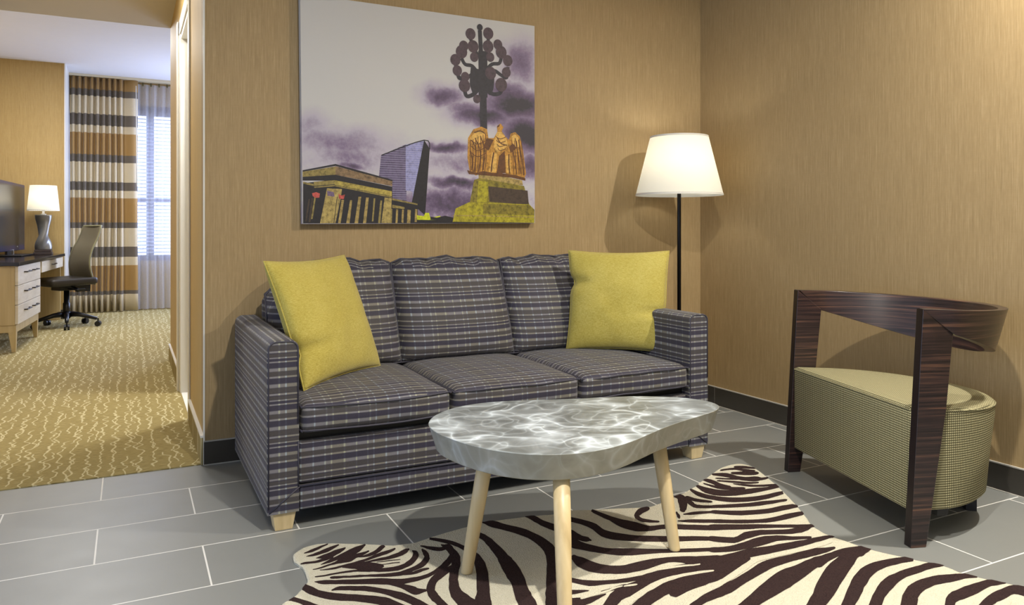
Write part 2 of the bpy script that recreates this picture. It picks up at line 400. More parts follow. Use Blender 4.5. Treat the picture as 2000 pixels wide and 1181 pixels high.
# hall wall with a door opening from y .875 to 1.64
DH = 2.235
struct('wall_hall_right', B().box(XS, XS + .12, .12, .875, 0, 2.95).box(XS, XS + .12, 1.64, 2.955, 0, 2.95).box(XS, XS + .12, .875, 1.64, DH, 2.95), M_WALLB)
struct('wall_hall_left', B().box(-4.02, -3.905, 0, 2.96, 0, 2.6), M_WALLB)
struct('trim_1', B().box(-4.75, XS, 2.90, 2.96, 2.75, 2.95).box(-4.75, -4.02, 2.90, 2.96, 0, 2.75), M_CEILW)
struct('wall_bedroom_front', B().box(XS + .12, .3, 2.84, 2.955, 0, 2.95), M_WALLB)
struct('wall_bedroom_left', B().box(-4.75, -4.63, 2.96, 7.4, 0, 2.95), M_WALLB)
struct('wall_bedroom_right', B().box(.3, .42, 2.84, 7.4, 0, 2.95), M_WALLB)
struct('wall_bedroom_back', B().box(-4.63, -3.70, 6.46, 7.25, 0, 2.905), M_WALLB)
struct('ceiling.001', B().box(-4.75, .42, 2.96, 7.4, 2.905, 3.0), M_CEILW)
struct('wall_bathroom', B().box(-1.5, -1.4, .12, 2.84, 0, 2.75).box(XS + .12, -1.4, .12, 2.84, 2.4, 2.5), M_WHITE)
# window wall with opening
WX0, WX1, WZ0, WZ1, WY = -3.70, -1.55, .62, 2.60, 7.24
struct('wall_window', B().box(-3.70, .3, WY, WY + .14, 0, WZ0).box(-3.70, .3, WY, WY + .14, WZ1, 2.905).box(WX1, .3, WY, WY + .14, WZ0, WZ1), M_WALLB)
M_FRAMEV = plain('plum_brown_window_frame', srgb(92, 74, 84), .5)
wf = B(); fy0, fy1 = WY + .03, WY + .11
wf.box(WX0, WX1, fy0, fy1, WZ0, WZ0 + .07).box(WX0, WX1, fy0, fy1, WZ1 - .08, WZ1)
for xm in (WX0 + .03, -2.80, WX1 - .03): wf.box(xm - .045, xm + .045, fy0, fy1, WZ0, WZ1)
wf.box(WX0, WX1, fy0 + .02, fy1 - .02, 1.38, 1.43)
win = struct('window_1', wf, M_FRAMEV)
M_GLASS = N('window_glass'); gt = M_GLASS.n('ShaderNodeBsdfTransparent'); gg = M_GLASS.n('ShaderNodeBsdfGlossy'); gg.inputs['Roughness'].default_value = .02; gb = M_GLASS.n('ShaderNodeMixShader'); gb.inputs[0].default_value = .05
M_GLASS.t.links.new(gt.outputs[0], gb.inputs[1]); M_GLASS.t.links.new(gg.outputs[0], gb.inputs[2])
M_GLASS.t.links.new(gb.outputs[0], M_GLASS.out.inputs[0]); M_GLASS = M_GLASS.m
obj('pane', B().box(WX0 + .07, -2.845, WY + .065, WY + .07, WZ0 + .07, WZ1 - .08), M_GLASS, win)
obj('pane', B().box(-2.755, WX1 - .07, WY + .065, WY + .07, WZ0 + .07, WZ1 - .08), M_GLASS, win)
# door casing (one white frame with a stepped profile) and leaf swung into the bathroom
dc = B()
for (y0, y1) in ((1.64, 1.74), (.79, .875)):
    dc.box(XS - .009, XS, y0, y1, 0, DH + .09)
    if y0 > 1: dc.box(XS - .020, XS - .009, y0 + .03, y1, 0, DH + .09)
dc.box(XS - .009, XS, .79, 1.74, DH, DH + .09)
dc.box(XS - .006, XS + .13, 1.60, 1.64, 0, DH).box(XS + .04, XS + .06, 1.585, 1.60, 0, DH)
dc.box(XS, XS + .13, .86, .88, 0, DH).box(XS, XS + .13, .90, 1.60, DH - .03, DH)
door = struct('door_1', dc, M_WHITE, bevel=.003)
# skirtings
sk = B().box(XS, 0, -.008, 0, 0, .100); struct('baseboard_back', sk, M_SKIRT)
struct('trim_2', B().box(XS, 0, -.0085, .002, .100, .1045), M_GROUT)
sk = B(); y = -.13
sk.box(-.008, 0, -.130, -.002, 0, .104)
while y > -6:
    sk.box(-.008, 0, y - .6115, y - .0035, 0, .104); y -= .6135
struct('baseboard_right', sk, M_SKIRT)
struct('trim_3', B().box(-.0065, .002, -6, -.001, 0, .104).box(-.0085, .002, -6, -.001, .104, .109).box(-.014, -.008, -6, -.001, 0, .0035).box(XS, -.001, -.013, -.008, 0, .0035), M_GROUT)
cb = B().box(XS - .012, XS, 0.0, .79, 0, .118).box(XS - .012, XS, 1.74, 2.955, 0, .118)
struct('baseboard_hall_right', cb, M_CARPET)
struct('trim_4', B().box(XS - .014, XS, -.001, .79, .118, .128).box(XS - .014, XS, 1.74, 2.957, .118, .128).box(XS - .003, XS + .004, -.003, .002, .0, 2.59), M_WHITE)
struct('baseboard_hall_left', B().box(-3.905, -3.893, 0, 2.97, 0, .118), M_CARPET)
struct('trim_5', B().box(-3.905, -3.891, 0, 2.97, .118, .128), M_WHITE)
struct('trim_6', B().box(-3.702, -3.690, 6.45, 7.24, 0, 2.905), M_WHITE)
struct('baseboard_bedroom_back', B().box(-4.63, -3.70, 6.447, 6.46, 0, .11), M_SKIRT)
# small hook high on the back wall
hk = B().box(-2.742, -2.732, -.004, 0, 2.03, 2.10).tube([(-2.737, -.006, 2.075), (-2.737, -.018, 2.045), (-2.737, -.014, 2.03)], .0025, 6)
tag(obj('wall_hook', hk, M_CHROME, bevel=.0008), 'tiny metal hook fixed high on the tan wall beside the hall corner', 'hook')

# ================================================================== SOFA
SX0, SX1, SY0, SY1 = -2.632, -.735, -.905, -.035     # overall footprint
AW = .105; AZ = .645; ZB = .062
sofa = thing('sofa', 'three-seat sofa in purple-grey plaid fabric with pale wooden feet against tan wall', 'sofa', (-1.685, -.48, 0))
sx, sy = 1.685, .48
def sobj(name, b, mats=None, **kw):
    b.v = [(x + sx, y + sy, z) for x, y, z in b.v]
    return obj(name, b, mats or M_PLAID, kw.pop('parent', sofa), **kw)
def armuv(co, n):
    ax = max(range(3), key=lambda i: abs(n[i]))
    if ax == 0: return (co.y, co.z)
    if ax == 1: return (co.x + .006, co.z)
    return (co.y, co.x + .3)
def arm(x0, x1):
    # rounded top section swept front to back, edges softened
    b = B(); r = .030; prof = []
    for k in range(7): a = pi - k * pi / 12; prof.append((x0 + r + r * cos(a), AZ - r + r * sin(a)))
    for k in range(7): a = pi / 2 - k * pi / 12; prof.append((x1 - r + r * cos(a), AZ - r + r * sin(a)))
    xs0 = [x0] * 12; zz = [ZB + (AZ - r - ZB) * k / 12 for k in range(12)]
    sec = [(x0, z) for z in zz] + prof + [(x1, z) for z in zz[::-1]]
    rings = []
    for y, sc in ((SY0, .985), (SY0 + .006, 1), *[(SY0 + .006 + (SY1 - SY0 - .012) * k / 10, 1) for k in range(1, 10)], (SY1 - .006, 1), (SY1, .985)):
        xm = (x0 + x1) / 2; rings.append([(xm + (x - xm) * sc, y, z if z < .1 else z - (1 - sc) * .2) for x, z in sec])
    return b.loft(rings)
for (a0, a1) in ((SX0, SX0 + AW), (SX1 - AW, SX1)):
    am = sobj('arm', arm(a0, a1), uvfn=armuv, smooth=False)
    for p in am.data.polygons: p.use_smooth = abs(p.normal.y) < .6
    r = .026; yy = SY0 - .0005; pts = [(a0 + .004, yy, ZB + .02), (a0 + .004, yy, AZ - r - .004)]
    pts += [(a0 + .004 + r - r * cos(k * pi / 8), yy, AZ - r - .004 + r * sin(k * pi / 8)) for k in range(1, 5)]
    pts += [(a1 - .004 - r + r * sin(k * pi / 8), yy, AZ - .004 - r + r * cos(k * pi / 8)) for k in range(0, 5)] + [(a1 - .004, yy, ZB + .3)]
    pb = B().tube(pts, .0028, 6); pb.v = [(x + sx, y + sy, z) for x, y, z in pb.v]
    obj('piping', pb, M_PIPE, am, smooth=True)
IX0, IX1 = SX0 + AW + .001, SX1 - AW - .001
# front rail: upper inset panel over a lower band, mitred into the arms
fr = B().box(IX0, IX1, SY0 + .018, -.12, .147, .292)
sobj('front_panel', fr, uvfn=boxuv, bevel=.010, seg=3)
lb = B().hexa([(SX0 + .012, SY0 + .006, ZB), (SX1 - .012, SY0 + .006, ZB), (SX1 - .012, -.12, ZB), (SX0 + .012, -.12, ZB)],
              [(IX0 + .02, SY0 + .006, .143), (IX1 - .02, SY0 + .006, .143), (IX1 - .02, -.12, .143), (IX0 + .02, -.12, .143)])
lb = B().box(IX0, IX1, SY0 + .004, -.12, ZB, .143)
sobj('base_band', lb, uvfn=boxuv, bevel=.008, seg=3)
# welts: along the band's upper edge, down the arms and on the mitres
wl_ = B().tube([(IX0, SY0 + .002, .145), (IX1, SY0 + .002, .145)], .003, 6)
wl_.tube([(IX0, SY0 - .001, .145), (SX0 + .006, SY0 - .001, ZB + .006)], .0026, 6).tube([(IX1, SY0 - .001, .145), (SX1 - .006, SY0 - .001, ZB + .006)], .0026, 6)
wl_.tube([(IX0 - .004, SY0 - .0005, .145), (IX0 - .004, SY0 - .0005, .30)], .0026, 6).tube([(IX1 + .004, SY0 - .0005, .145), (IX1 + .004, SY0 - .0005, .30)], .0026, 6)
sobj('welt', wl_, M_PIPE, smooth=True)
sobj('deck', B().box(IX0, IX1, SY0 + .05, -.12, .292, .316), M_BLACK)
# back frame, rounded
def softbox(b, x0, x1, y0, y1, z0, z1, r, nx=12, ny=6, nz=8, fn=None):
    "box with rounded edges, gridded; fn moves points"
    faces = []
    def g(i, n): return i / n
    V = {}; vs = []
    def vid(i, j, k):
        key = (i, j, k)
        if key in V: return V[key]
        p = Vector((i / nx * 2 - 1, j / ny * 2 - 1, k / nz * 2 - 1)); h = Vector(((x1 - x0) / 2, (y1 - y0) / 2, (z1 - z0) / 2))
        # finer spacing near the edges
        p = Vector([math.copysign(abs(c) ** .75, c) for c in p])
        q = Vector((p.x * h.x, p.y * h.y, p.z * h.z)); inn = Vector([max(-(hh - r), min(hh - r, c)) for c, hh in zip(q, h)])
        d = q - inn
        if d.length > 1e-9: d = d.normalized() * min(r, max(abs(c) for c in d) if sum(abs(c) > 1e-6 for c in d) > 1 else d.length)
        # push to the rounded surface
        if sum(abs(c) > 1e-6 for c in (q - inn)) > 1:
            d = (q - inn).normalized() * r if max(abs(c) for c in (q - inn)) >= r - 1e-6 else d
        q = inn + d
        c0 = Vector(((x0 + x1) / 2, (y0 + y1) / 2, (z0 + z1) / 2)); q = fn(q, p, h) if fn else q
        vs.append(tuple(c0 + q)); V[key] = len(vs) - 1; return V[key]
    for i in range(nx):
        for j in range(ny):
            faces += [(vid(i, j, 0), vid(i, j + 1, 0), vid(i + 1, j + 1, 0), vid(i + 1, j, 0)), (vid(i, j, nz), vid(i + 1, j, nz), vid(i + 1, j + 1, nz), vid(i, j + 1, nz))]
    for i in range(nx):
        for k in range(nz):
            faces += [(vid(i, 0, k), vid(i + 1, 0, k), vid(i + 1, 0, k + 1), vid(i, 0, k + 1)), (vid(i, ny, k), vid(i, ny, k + 1), vid(i + 1, ny, k + 1), vid(i + 1, ny, k))]
    for j in range(ny):
        for k in range(nz):
            faces += [(vid(0, j, k), vid(0, j, k + 1), vid(0, j + 1, k + 1), vid(0, j + 1, k)), (vid(nx, j, k), vid(nx, j + 1, k), vid(nx, j + 1, k + 1), vid(nx, j, k + 1))]
    b.add(vs, faces); return b
sobj('back_frame', softbox(B(), IX0, IX1, -.155, SY1, ZB, .745, .045, 20, 5, 14), uvfn=boxuv, smooth=True)
def nz(v, s, seed=0): return noise.noise(Vector((v[0] * s + seed, v[1] * s, v[2] * s)))
CW = (IX1 - IX0) / 3
for i in range(3):
    x0 = IX0 + CW * i + .002; x1 = x0 + CW - .004
    def fn(q, p, h, i=i):
        top = max(0, q.z / h.z); bulge = (1 - p.x ** 4) * (1 - p.y ** 2 * .9)
        z = q.z + (.024 * bulge if p.z > 0 else -.0 * bulge) * (abs(p.z)) 
        y = q.y - .010 * (1 - p.x ** 2) * (1 - p.z ** 2) * (1 if p.y < 0 else 0)
        y += .006 * nz((q.x, 0, q.z), 9, i * 5); z += .003 * nz(q, 8, i * 3)
        return Vector((q.x - .002 * math.copysign(1, q.x) * (1 - abs(p.z)), y, z))
    sc_ = sobj('seat_cushion', softbox(B(), x0, x1, SY0 - .002, -.17, .316, .424, .026, 18, 16, 6, fn), uvfn=boxuv, smooth=True)
    pb = B()
    for zz in (.411, .330):
        c = []; m = .004
        for (px_, py_) in [(x0 + m, -.2), (x0 + m, -.5), (x0 + m, SY0 + .03), (x0 + .012, SY0 + .006), (x0 + .05, SY0 - .002)] + [(x0 + (x1 - x0) * t, SY0 - .003 - .008 * (1 - (2 * t - 1) ** 2)) for t in (.2, .35, .5, .65, .8)] + [(x1 - .05, SY0 - .002), (x1 - .012, SY0 + .006), (x1 - m, SY0 + .03), (x1 - m, -.5), (x1 - m, -.2)]:
            c.append((px_, py_, zz + .006 * (nz((px_, py_, 0), 7, i))))
        pb.tube(crv(c, 4), .0036, 6)
    pb.v = [(x + sx, y + sy, z) for x, y, z in pb.v]
    obj('piping', pb, M_PIPE, sc_, smooth=True)
# loose back cushions, puffed, leaning back
for i in range(3):
    x0 = IX0 + CW * i - .004; x1 = x0 + CW + .008
    xc, hx = (x0 + x1) / 2, (x1 - x0) / 2
    H0, H1, T = .437, .875, .175
    def place(u, v, t, i=i):
        # u across, v up (0..1 over the height), t through the thickness (-1 front .. 1 back)
        edge = (1 - abs(u) ** 6) ** .55 * (1 - abs(2 * v - 1) ** 7) ** .55
        edge = max(edge, .0)
        th = T * (.30 + .70 * edge) / 2 * (1 - .28 * v)
        puff = .035 * (1 - u * u) * (1 - (2 * v - 1) ** 2)
        y = -.285 + .165 * v - .0 + t * th - (puff if t < 0 else 0)
        cx = 1 - .035 * (1 - abs(2 * v - 1)) * 0 - .03 * v
        z = H0 + (H1 - H0) * v + .012 * (1 - u * u) * (1 if v > .5 else -.3) * abs(2 * v - 1) - .006 * abs(u) ** 4
        wv = .006 * sin(9 * u + i * 2) * (v ** 3) + .004 * sin(23 * u + i) * v ** 5
        y += .006 * nz((u * 1.4, v * 1.6, t), 2, i * 7 + 3) + .0035 * nz((u * 4, v * 4, t), 2, i) 
        if i == 0 and u < -.2: z -= .13 * ((-.2 - u) / .8) ** 2 * v * v
        return (xc + hx * u * cx, y, z + wv)
    nu, nv = 26, 22; b = B(); f = lambda a: math.copysign(abs(a) ** .8, a)
    grid = {}
    for t in (-1, 1):
        for a in range(nu + 1):
            for c in range(nv + 1): grid[(t, a, c)] = len(b.v); b.v.append(place(f(a / nu * 2 - 1), (f(c / nv * 2 - 1) + 1) / 2, t))
    F = []
    for a in range(nu):
        for c in range(nv):
            F.append([grid[(-1, a, c)], grid[(-1, a + 1, c)], grid[(-1, a + 1, c + 1)], grid[(-1, a, c + 1)]])
            F.append([grid[(1, a, c)], grid[(1, a, c + 1)], grid[(1, a + 1, c + 1)], grid[(1, a + 1, c)]])
    for a in range(nu):
        for c in (0, nv): F.append([grid[(-1, a, c)], grid[(1, a, c)], grid[(1, a + 1, c)], grid[(-1, a + 1, c)]])
    for c in range(nv):
        for a in (0, nu): F.append([grid[(-1, a, c)], grid[(-1, a, c + 1)], grid[(1, a, c + 1)], grid[(1, a, c)]])
    b.f = F; b.mi = [0] * len(F); b.uv = [None] * len(F)
    per = [place(u, 0, -1) for u in [k / 12 * 2 - 1 for k in range(13)]] + [place(1, k / 10, -1) for k in range(1, 10)] + [place(1 - k / 12 * 2, 1, -1) for k in range(13)] + [place(-1, 1 - k / 10, -1) for k in range(1, 10)]
    bc = sobj('back_cushion', b, uvfn=boxuv, smooth=True)
    pb = B().tube([(p[0] + sx, p[1] - .002 + sy, p[2]) for p in per], .0042, 6, closed=True)
    obj('piping', pb, M_PIPE, bc, smooth=True)
for (lx0, ly0) in ((SX0 + .022, -.895), (SX1 - .085, -.895), (SX0 + .022, -.115), (SX1 - .085, -.115)):
    a = [(lx0 + .006, ly0 + .006), (lx0 + .064, ly0 + .006), (lx0 + .064, ly0 + .064), (lx0 + .006, ly0 + .064)]
    t = [(lx0 - .004, ly0 - .004), (lx0 + .074, ly0 - .004), (lx0 + .074, ly0 + .074), (lx0 - .004, ly0 + .074)]
    sobj('leg', B().hexa([(x, y, 0) for x, y in a], [(x, y, ZB + .001) for x, y in t]), M_LIGHTWOOD, bevel=.002)

# ================================================================== THROW PILLOWS
def pillow(name, label, base, yaw, lean, size, thick, seed, pinch=(), roll=0):
    o = thing(name, label, 'pillow', base, yaw, 'mustard throw pillows on the sofa')
    b = B(); n = 34; grid = {}
    def pt(u, v, t):
        s = size / 2
        # sides curve inward between the corners
        x = u * s * (1 - .065 * (1 - v * v)); z = v * s * (1 - .060 * (1 - u * u))
        e = (max(0, 1 - u * u) ** .5) * (max(0, 1 - v * v) ** .5)
        th = thick / 2 * (e ** .78)
        w = .007 * nz((u * 1.3, v * 1.3, t), 1.7, seed) + .0030 * nz((u * 5, v * 5, t), 1, seed + 5)
        for (pu, pv, ax, ay) in pinch:
            d = ((u - pu) ** 2 * 10 + (v - pv) ** 2 * 60); k = exp(-d); x -= ax * k * 1.0; th -= .016 * exp(-((u - pu * .85) ** 2 * 8 + (v - pv) ** 2 * 160))
        crease = .006 * sin(14 * (u + v * .6) + seed) * max(0, (abs(u) - .6)) * max(0, (abs(v) - .5)) * 6
        return (x, t * (max(th, 0) + (w + crease) * e) , z + s)
    f = lambda a: math.copysign(1 - (1 - abs(a)) ** 1.35, a)
    for t in (-1, 1):
        for a in range(n + 1):
            for c in range(n + 1):
                if t == 1 and (a in (0, n) or c in (0, n)): grid[(1, a, c)] = grid[(-1, a, c)]; continue
                grid[(t, a, c)] = len(b.v); b.v.append(pt(f(a / n * 2 - 1), f(c / n * 2 - 1), t))
    for a in range(n):
        for c in range(n):
            for t in (-1, 1):
                q = [grid[(t, a, c)], grid[(t, a + 1, c)], grid[(t, a + 1, c + 1)], grid[(t, a, c + 1)]]
                b.f.append(q if t < 0 else q[::-1]); b.mi.append(0); b.uv.append(None)
    cl, sl = cos(lean), sin(lean)
    cr_, sr_ = cos(roll), sin(roll)
    def tr(p):
        x, z = p[0] * cr_ - (p[2] - size / 2) * sr_, p[0] * sr_ + (p[2] - size / 2) * cr_ + size / 2
        return (x, p[1] * cl + z * sl, z * cl - p[1] * sl)
    per = [tr(pt(u, v, -1)) for u, v in [(-1 + k / 10, -1) for k in range(20)] + [(1, -1 + k / 10) for k in range(20)] + [(1 - k / 10, 1) for k in range(20)] + [(-1, 1 - k / 10) for k in range(20)]]
    b.v = [tr(p) for p in b.v]
    obj('cover', b, M_YEL, o, smooth=True)
    obj('seam', B().tube(per, .0032, 6, closed=True), M_YEL, o, smooth=True)
    return o
RUG_DARK=79
RUG_STRIPES=[([-2553,-1137,-2548,-1137,-2539,-1137,-2531,-1136,-2522,-1131,-2512,-1125,-2503,-1119,-2494,-1113,-2485,-1108,-2479,-1104],[-2553,-1128,-2547,-1125,-2538,-1120,-2529,-1115,-2521,-1110,-2511,-1105,-2502,-1101,-2493,-1098,-2484,-1096,-2478,-1094]),
([-2554,-1163,-2547,-1165,-2537,-1167,-2526,-1168,-2514,-1166,-2500,-1161,-2487,-1156,-2473,-1146,-2459,-1135,-2449,-1127],[-2554,-1158,-2546,-1154,-2535,-1150,-2524,-1145,-2511,-1139,-2498,-1133,-2484,-1127,-2471,-1122,-2458,-1117,-2448,-1114]),
([-2530,-1188,-2523,-1194,-2511,-1202,-2498,-1206,-2484,-1201,-2469,-1191,-2456,-1182,-2447,-1173,-2440,-1165,-2435,-1159],[-2529,-1182,-2520,-1178,-2507,-1172,-2494,-1167,-2481,-1161,-2467,-1155,-2454,-1150,-2445,-1148,-2439,-1148,-2435,-1148]),
([-2579,-1211,-2576,-1212,-2572,-1212,-2567,-1214,-2560,-1216,-2551,-1218,-2543,-1220,-2534,-1220,-2525,-1219,-2516,-1217,-2507,-1216,-2498,-1213,-2491,-1212],[-2577,-1200,-2575,-1199,-2570,-1198,-2564,-1198,-2557,-1200,-2549,-1203,-2540,-1204,-2532,-1203,-2523,-1200,-2514,-1198,-2505,-1195,-2495,-1193,-2489,-1192]),
([-2527,-1240,-2521,-1240,-2512,-1239,-2502,-1237,-2490,-1233,-2477,-1228,-2465,-1223,-2452,-1219,-2439,-1216,-2427,-1213,-2418,-1210,-2409,-1207,-2399,-1201,-2389,-1189,-2379,-1175,-2373,-1165],[-2526,-1235,-2520,-1230,-2511,-1223,-2500,-1216,-2488,-1209,-2476,-1203,-2462,-1195,-2449,-1186,-2435,-1177,-2423,-1168,-2412,-1163,-2403,-1159,-2396,-1157,-2388,-1155,-2379,-1154,-2373,-1152]),
([-2487,-1254,-2481,-1254,-2472,-1256,-2463,-1256,-2455,-1257,-2447,-1258,-2439,-1257,-2433,-1252,-2428,-1247,-2422,-1241,-2414,-1238,-2404,-1234,-2395,-1230,-2387,-1225,-2381,-1220,-2376,-1216],[-2486,-1238,-2479,-1231,-2469,-1221,-2458,-1213,-2448,-1208,-2439,-1204,-2432,-1202,-2427,-1203,-2423,-1206,-2417,-1208,-2409,-1209,-2400,-1209,-2392,-1208,-2386,-1207,-2379,-1205,-2375,-1203]),
([-2556,-1263,-2550,-1264,-2541,-1264,-2532,-1264,-2522,-1262,-2512,-1259,-2502,-1256,-2493,-1256,-2484,-1255,-2478,-1255],[-2555,-1258,-2549,-1257,-2540,-1255,-2531,-1253,-2521,-1250,-2511,-1247,-2501,-1244,-2491,-1240,-2482,-1236,-2476,-1234]),
([-2537,-1277,-2530,-1280,-2519,-1284,-2508,-1287,-2496,-1288,-2484,-1286,-2472,-1285,-2460,-1283,-2448,-1280,-2436,-1278,-2424,-1278,-2412,-1278,-2399,-1276,-2386,-1272,-2372,-1267,-2358,-1263,-2344,-1259,-2330,-1255,-2318,-1251,-2308,-1246,-2301,-1241,-2297,-1237],[-2536,-1271,-2529,-1273,-2517,-1274,-2506,-1275,-2494,-1274,-2482,-1272,-2470,-1270,-2458,-1268,-2446,-1267,-2434,-1266,-2421,-1263,-2409,-1261,-2396,-1257,-2383,-1251,-2369,-1245,-2355,-1239,-2340,-1234,-2326,-1231,-2314,-1228,-2306,-1226,-2299,-1225,-2295,-1224]),
([-2414,-1240,-2406,-1243,-2395,-1246,-2384,-1248,-2373,-1245,-2361,-1241,-2351,-1235,-2342,-1229,-2335,-1221,-2329,-1215,-2323,-1208,-2316,-1200,-2312,-1195],[-2413,-1235,-2404,-1233,-2392,-1231,-2380,-1228,-2370,-1222,-2359,-1216,-2350,-1209,-2343,-1202,-2336,-1194,-2329,-1186,-2322,-1181,-2316,-1178,-2311,-1176]),
([-2472,-1291,-2465,-1297,-2454,-1306,-2445,-1313,-2439,-1320,-2434,-1326,-2428,-1331,-2421,-1334,-2414,-1337,-2407,-1339,-2397,-1340,-2386,-1341,-2379,-1341],[-2470,-1281,-2461,-1278,-2448,-1274,-2435,-1272,-2426,-1272,-2419,-1273,-2412,-1275,-2405,-1278,-2398,-1282,-2392,-1288,-2384,-1296,-2376,-1304,-2370,-1311]),
([-2408,-1287,-2397,-1288,-2382,-1289,-2368,-1291,-2356,-1292,-2344,-1294,-2332,-1295,-2321,-1294,-2309,-1293,-2298,-1290,-2286,-1285,-2276,-1279,-2269,-1274,-2265,-1269,-2263,-1266,-2262,-1263],[-2406,-1279,-2395,-1278,-2380,-1276,-2365,-1275,-2352,-1273,-2339,-1273,-2327,-1271,-2315,-1268,-2304,-1264,-2293,-1260,-2283,-1254,-2273,-1247,-2265,-1242,-2261,-1242,-2260,-1244,-2259,-1246]),
([-2374,-1300,-2364,-1302,-2350,-1304,-2337,-1307,-2325,-1309,-2313,-1312,-2305,-1313],[-2372,-1295,-2363,-1296,-2349,-1298,-2336,-1300,-2323,-1303,-2312,-1306,-2304,-1308]),
([-2371,-1321,-2364,-1323,-2354,-1325,-2344,-1327,-2333,-1329,-2322,-1331,-2314,-1333],[-2370,-1317,-2363,-1318,-2352,-1320,-2342,-1321,-2331,-1323,-2320,-1326,-2313,-1328]),
([-2559,-1316,-2554,-1317,-2545,-1319,-2536,-1321,-2526,-1322,-2516,-1323,-2505,-1324,-2494,-1324,-2483,-1325,-2472,-1327,-2462,-1329,-2451,-1331,-2440,-1335,-2427,-1342,-2414,-1350,-2400,-1357,-2386,-1364,-2372,-1371,-2359,-1376,-2346,-1379,-2333,-1380,-2320,-1379,-2307,-1374,-2294,-1368,-2282,-1360,-2271,-1350,-2261,-1338,-2252,-1326,-2244,-1310,-2240,-1296,-2238,-1283,-2239,-1273,-2242,-1268,-2244,-1267],[-2558,-1308,-2552,-1309,-2544,-1310,-2534,-1311,-2525,-1311,-2514,-1311,-2503,-1312,-2492,-1312,-2481,-1313,-2470,-1314,-2459,-1316,-2448,-1318,-2437,-1321,-2423,-1325,-2409,-1330,-2394,-1335,-2379,-1340,-2365,-1345,-2351,-1348,-2338,-1350,-2326,-1350,-2315,-1348,-2303,-1343,-2291,-1335,-2281,-1327,-2273,-1318,-2265,-1309,-2261,-1302,-2259,-1298,-2257,-1295,-2256,-1291,-2254,-1288,-2252,-1281,-2251,-1275]),
([-2518,-1347,-2514,-1348,-2508,-1351,-2499,-1354,-2488,-1357,-2474,-1362,-2460,-1367,-2446,-1372,-2433,-1376,-2419,-1382,-2406,-1389,-2393,-1397,-2379,-1404,-2365,-1410,-2351,-1415,-2336,-1417,-2322,-1416,-2309,-1411,-2296,-1406,-2283,-1402,-2269,-1397,-2256,-1390,-2244,-1379,-2233,-1366,-2222,-1348,-2215,-1327,-2211,-1309,-2210,-1295,-2211,-1284,-2214,-1276,-2216,-1271],[-2515,-1332,-2510,-1333,-2504,-1335,-2496,-1338,-2484,-1342,-2471,-1348,-2457,-1353,-2443,-1358,-2429,-1364,-2415,-1369,-2401,-1374,-2387,-1378,-2373,-1383,-2359,-1386,-2344,-1389,-2330,-1390,-2317,-1388,-2305,-1384,-2292,-1379,-2278,-1373,-2266,-1366,-2255,-1358,-2246,-1349,-2239,-1339,-2235,-1332,-2232,-1327,-2230,-1317,-2228,-1307,-2225,-1298,-2224,-1287,-2223,-1280]),
([-2326,-1419,-2319,-1421,-2309,-1424,-2299,-1425,-2290,-1424,-2281,-1422,-2273,-1420,-2265,-1418,-2258,-1416,-2253,-1414],[-2323,-1409,-2316,-1409,-2305,-1409,-2295,-1408,-2286,-1405,-2277,-1402,-2269,-1400,-2261,-1400,-2254,-1401,-2250,-1402]),
([-2569,-1347,-2566,-1351,-2562,-1357,-2555,-1364,-2546,-1370,-2534,-1376,-2520,-1384,-2502,-1393,-2482,-1403,-2462,-1413,-2441,-1424,-2421,-1434,-2404,-1444,-2390,-1453,-2379,-1463,-2366,-1469,-2351,-1472,-2335,-1471,-2320,-1470,-2306,-1470,-2292,-1469,-2279,-1466,-2267,-1462,-2255,-1457,-2242,-1451,-2227,-1444,-2210,-1436,-2192,-1423,-2173,-1404,-2154,-1379,-2137,-1351,-2127,-1319,-2124,-1291,-2126,-1270,-2139,-1269,-2151,-1278,-2159,-1283,-2167,-1280,-2175,-1273,-2184,-1265,-2193,-1257,-2203,-1249,-2210,-1243],[-2567,-1341,-2564,-1341,-2558,-1341,-2550,-1343,-2540,-1346,-2528,-1351,-2514,-1358,-2496,-1365,-2475,-1374,-2454,-1383,-2432,-1391,-2411,-1399,-2392,-1407,-2377,-1416,-2366,-1424,-2354,-1431,-2341,-1436,-2327,-1440,-2312,-1442,-2299,-1444,-2286,-1444,-2274,-1443,-2263,-1440,-2252,-1435,-2240,-1428,-2224,-1417,-2207,-1404,-2192,-1389,-2176,-1373,-2161,-1354,-2151,-1340,-2147,-1326,-2144,-1309,-2144,-1301,-2145,-1301,-2155,-1308,-2168,-1311,-2178,-1307,-2187,-1299,-2195,-1290,-2203,-1277,-2209,-1262,-2214,-1251]),
([-2386,-1455,-2379,-1464,-2370,-1477,-2362,-1490,-2356,-1505,-2351,-1520,-2347,-1532,-2344,-1539,-2341,-1544,-2335,-1547,-2327,-1547,-2318,-1544,-2312,-1542],[-2376,-1434,-2370,-1443,-2360,-1455,-2350,-1467,-2341,-1477,-2332,-1487,-2326,-1496,-2322,-1502,-2321,-1506,-2321,-1509,-2317,-1515,-2311,-1520,-2306,-1524]),
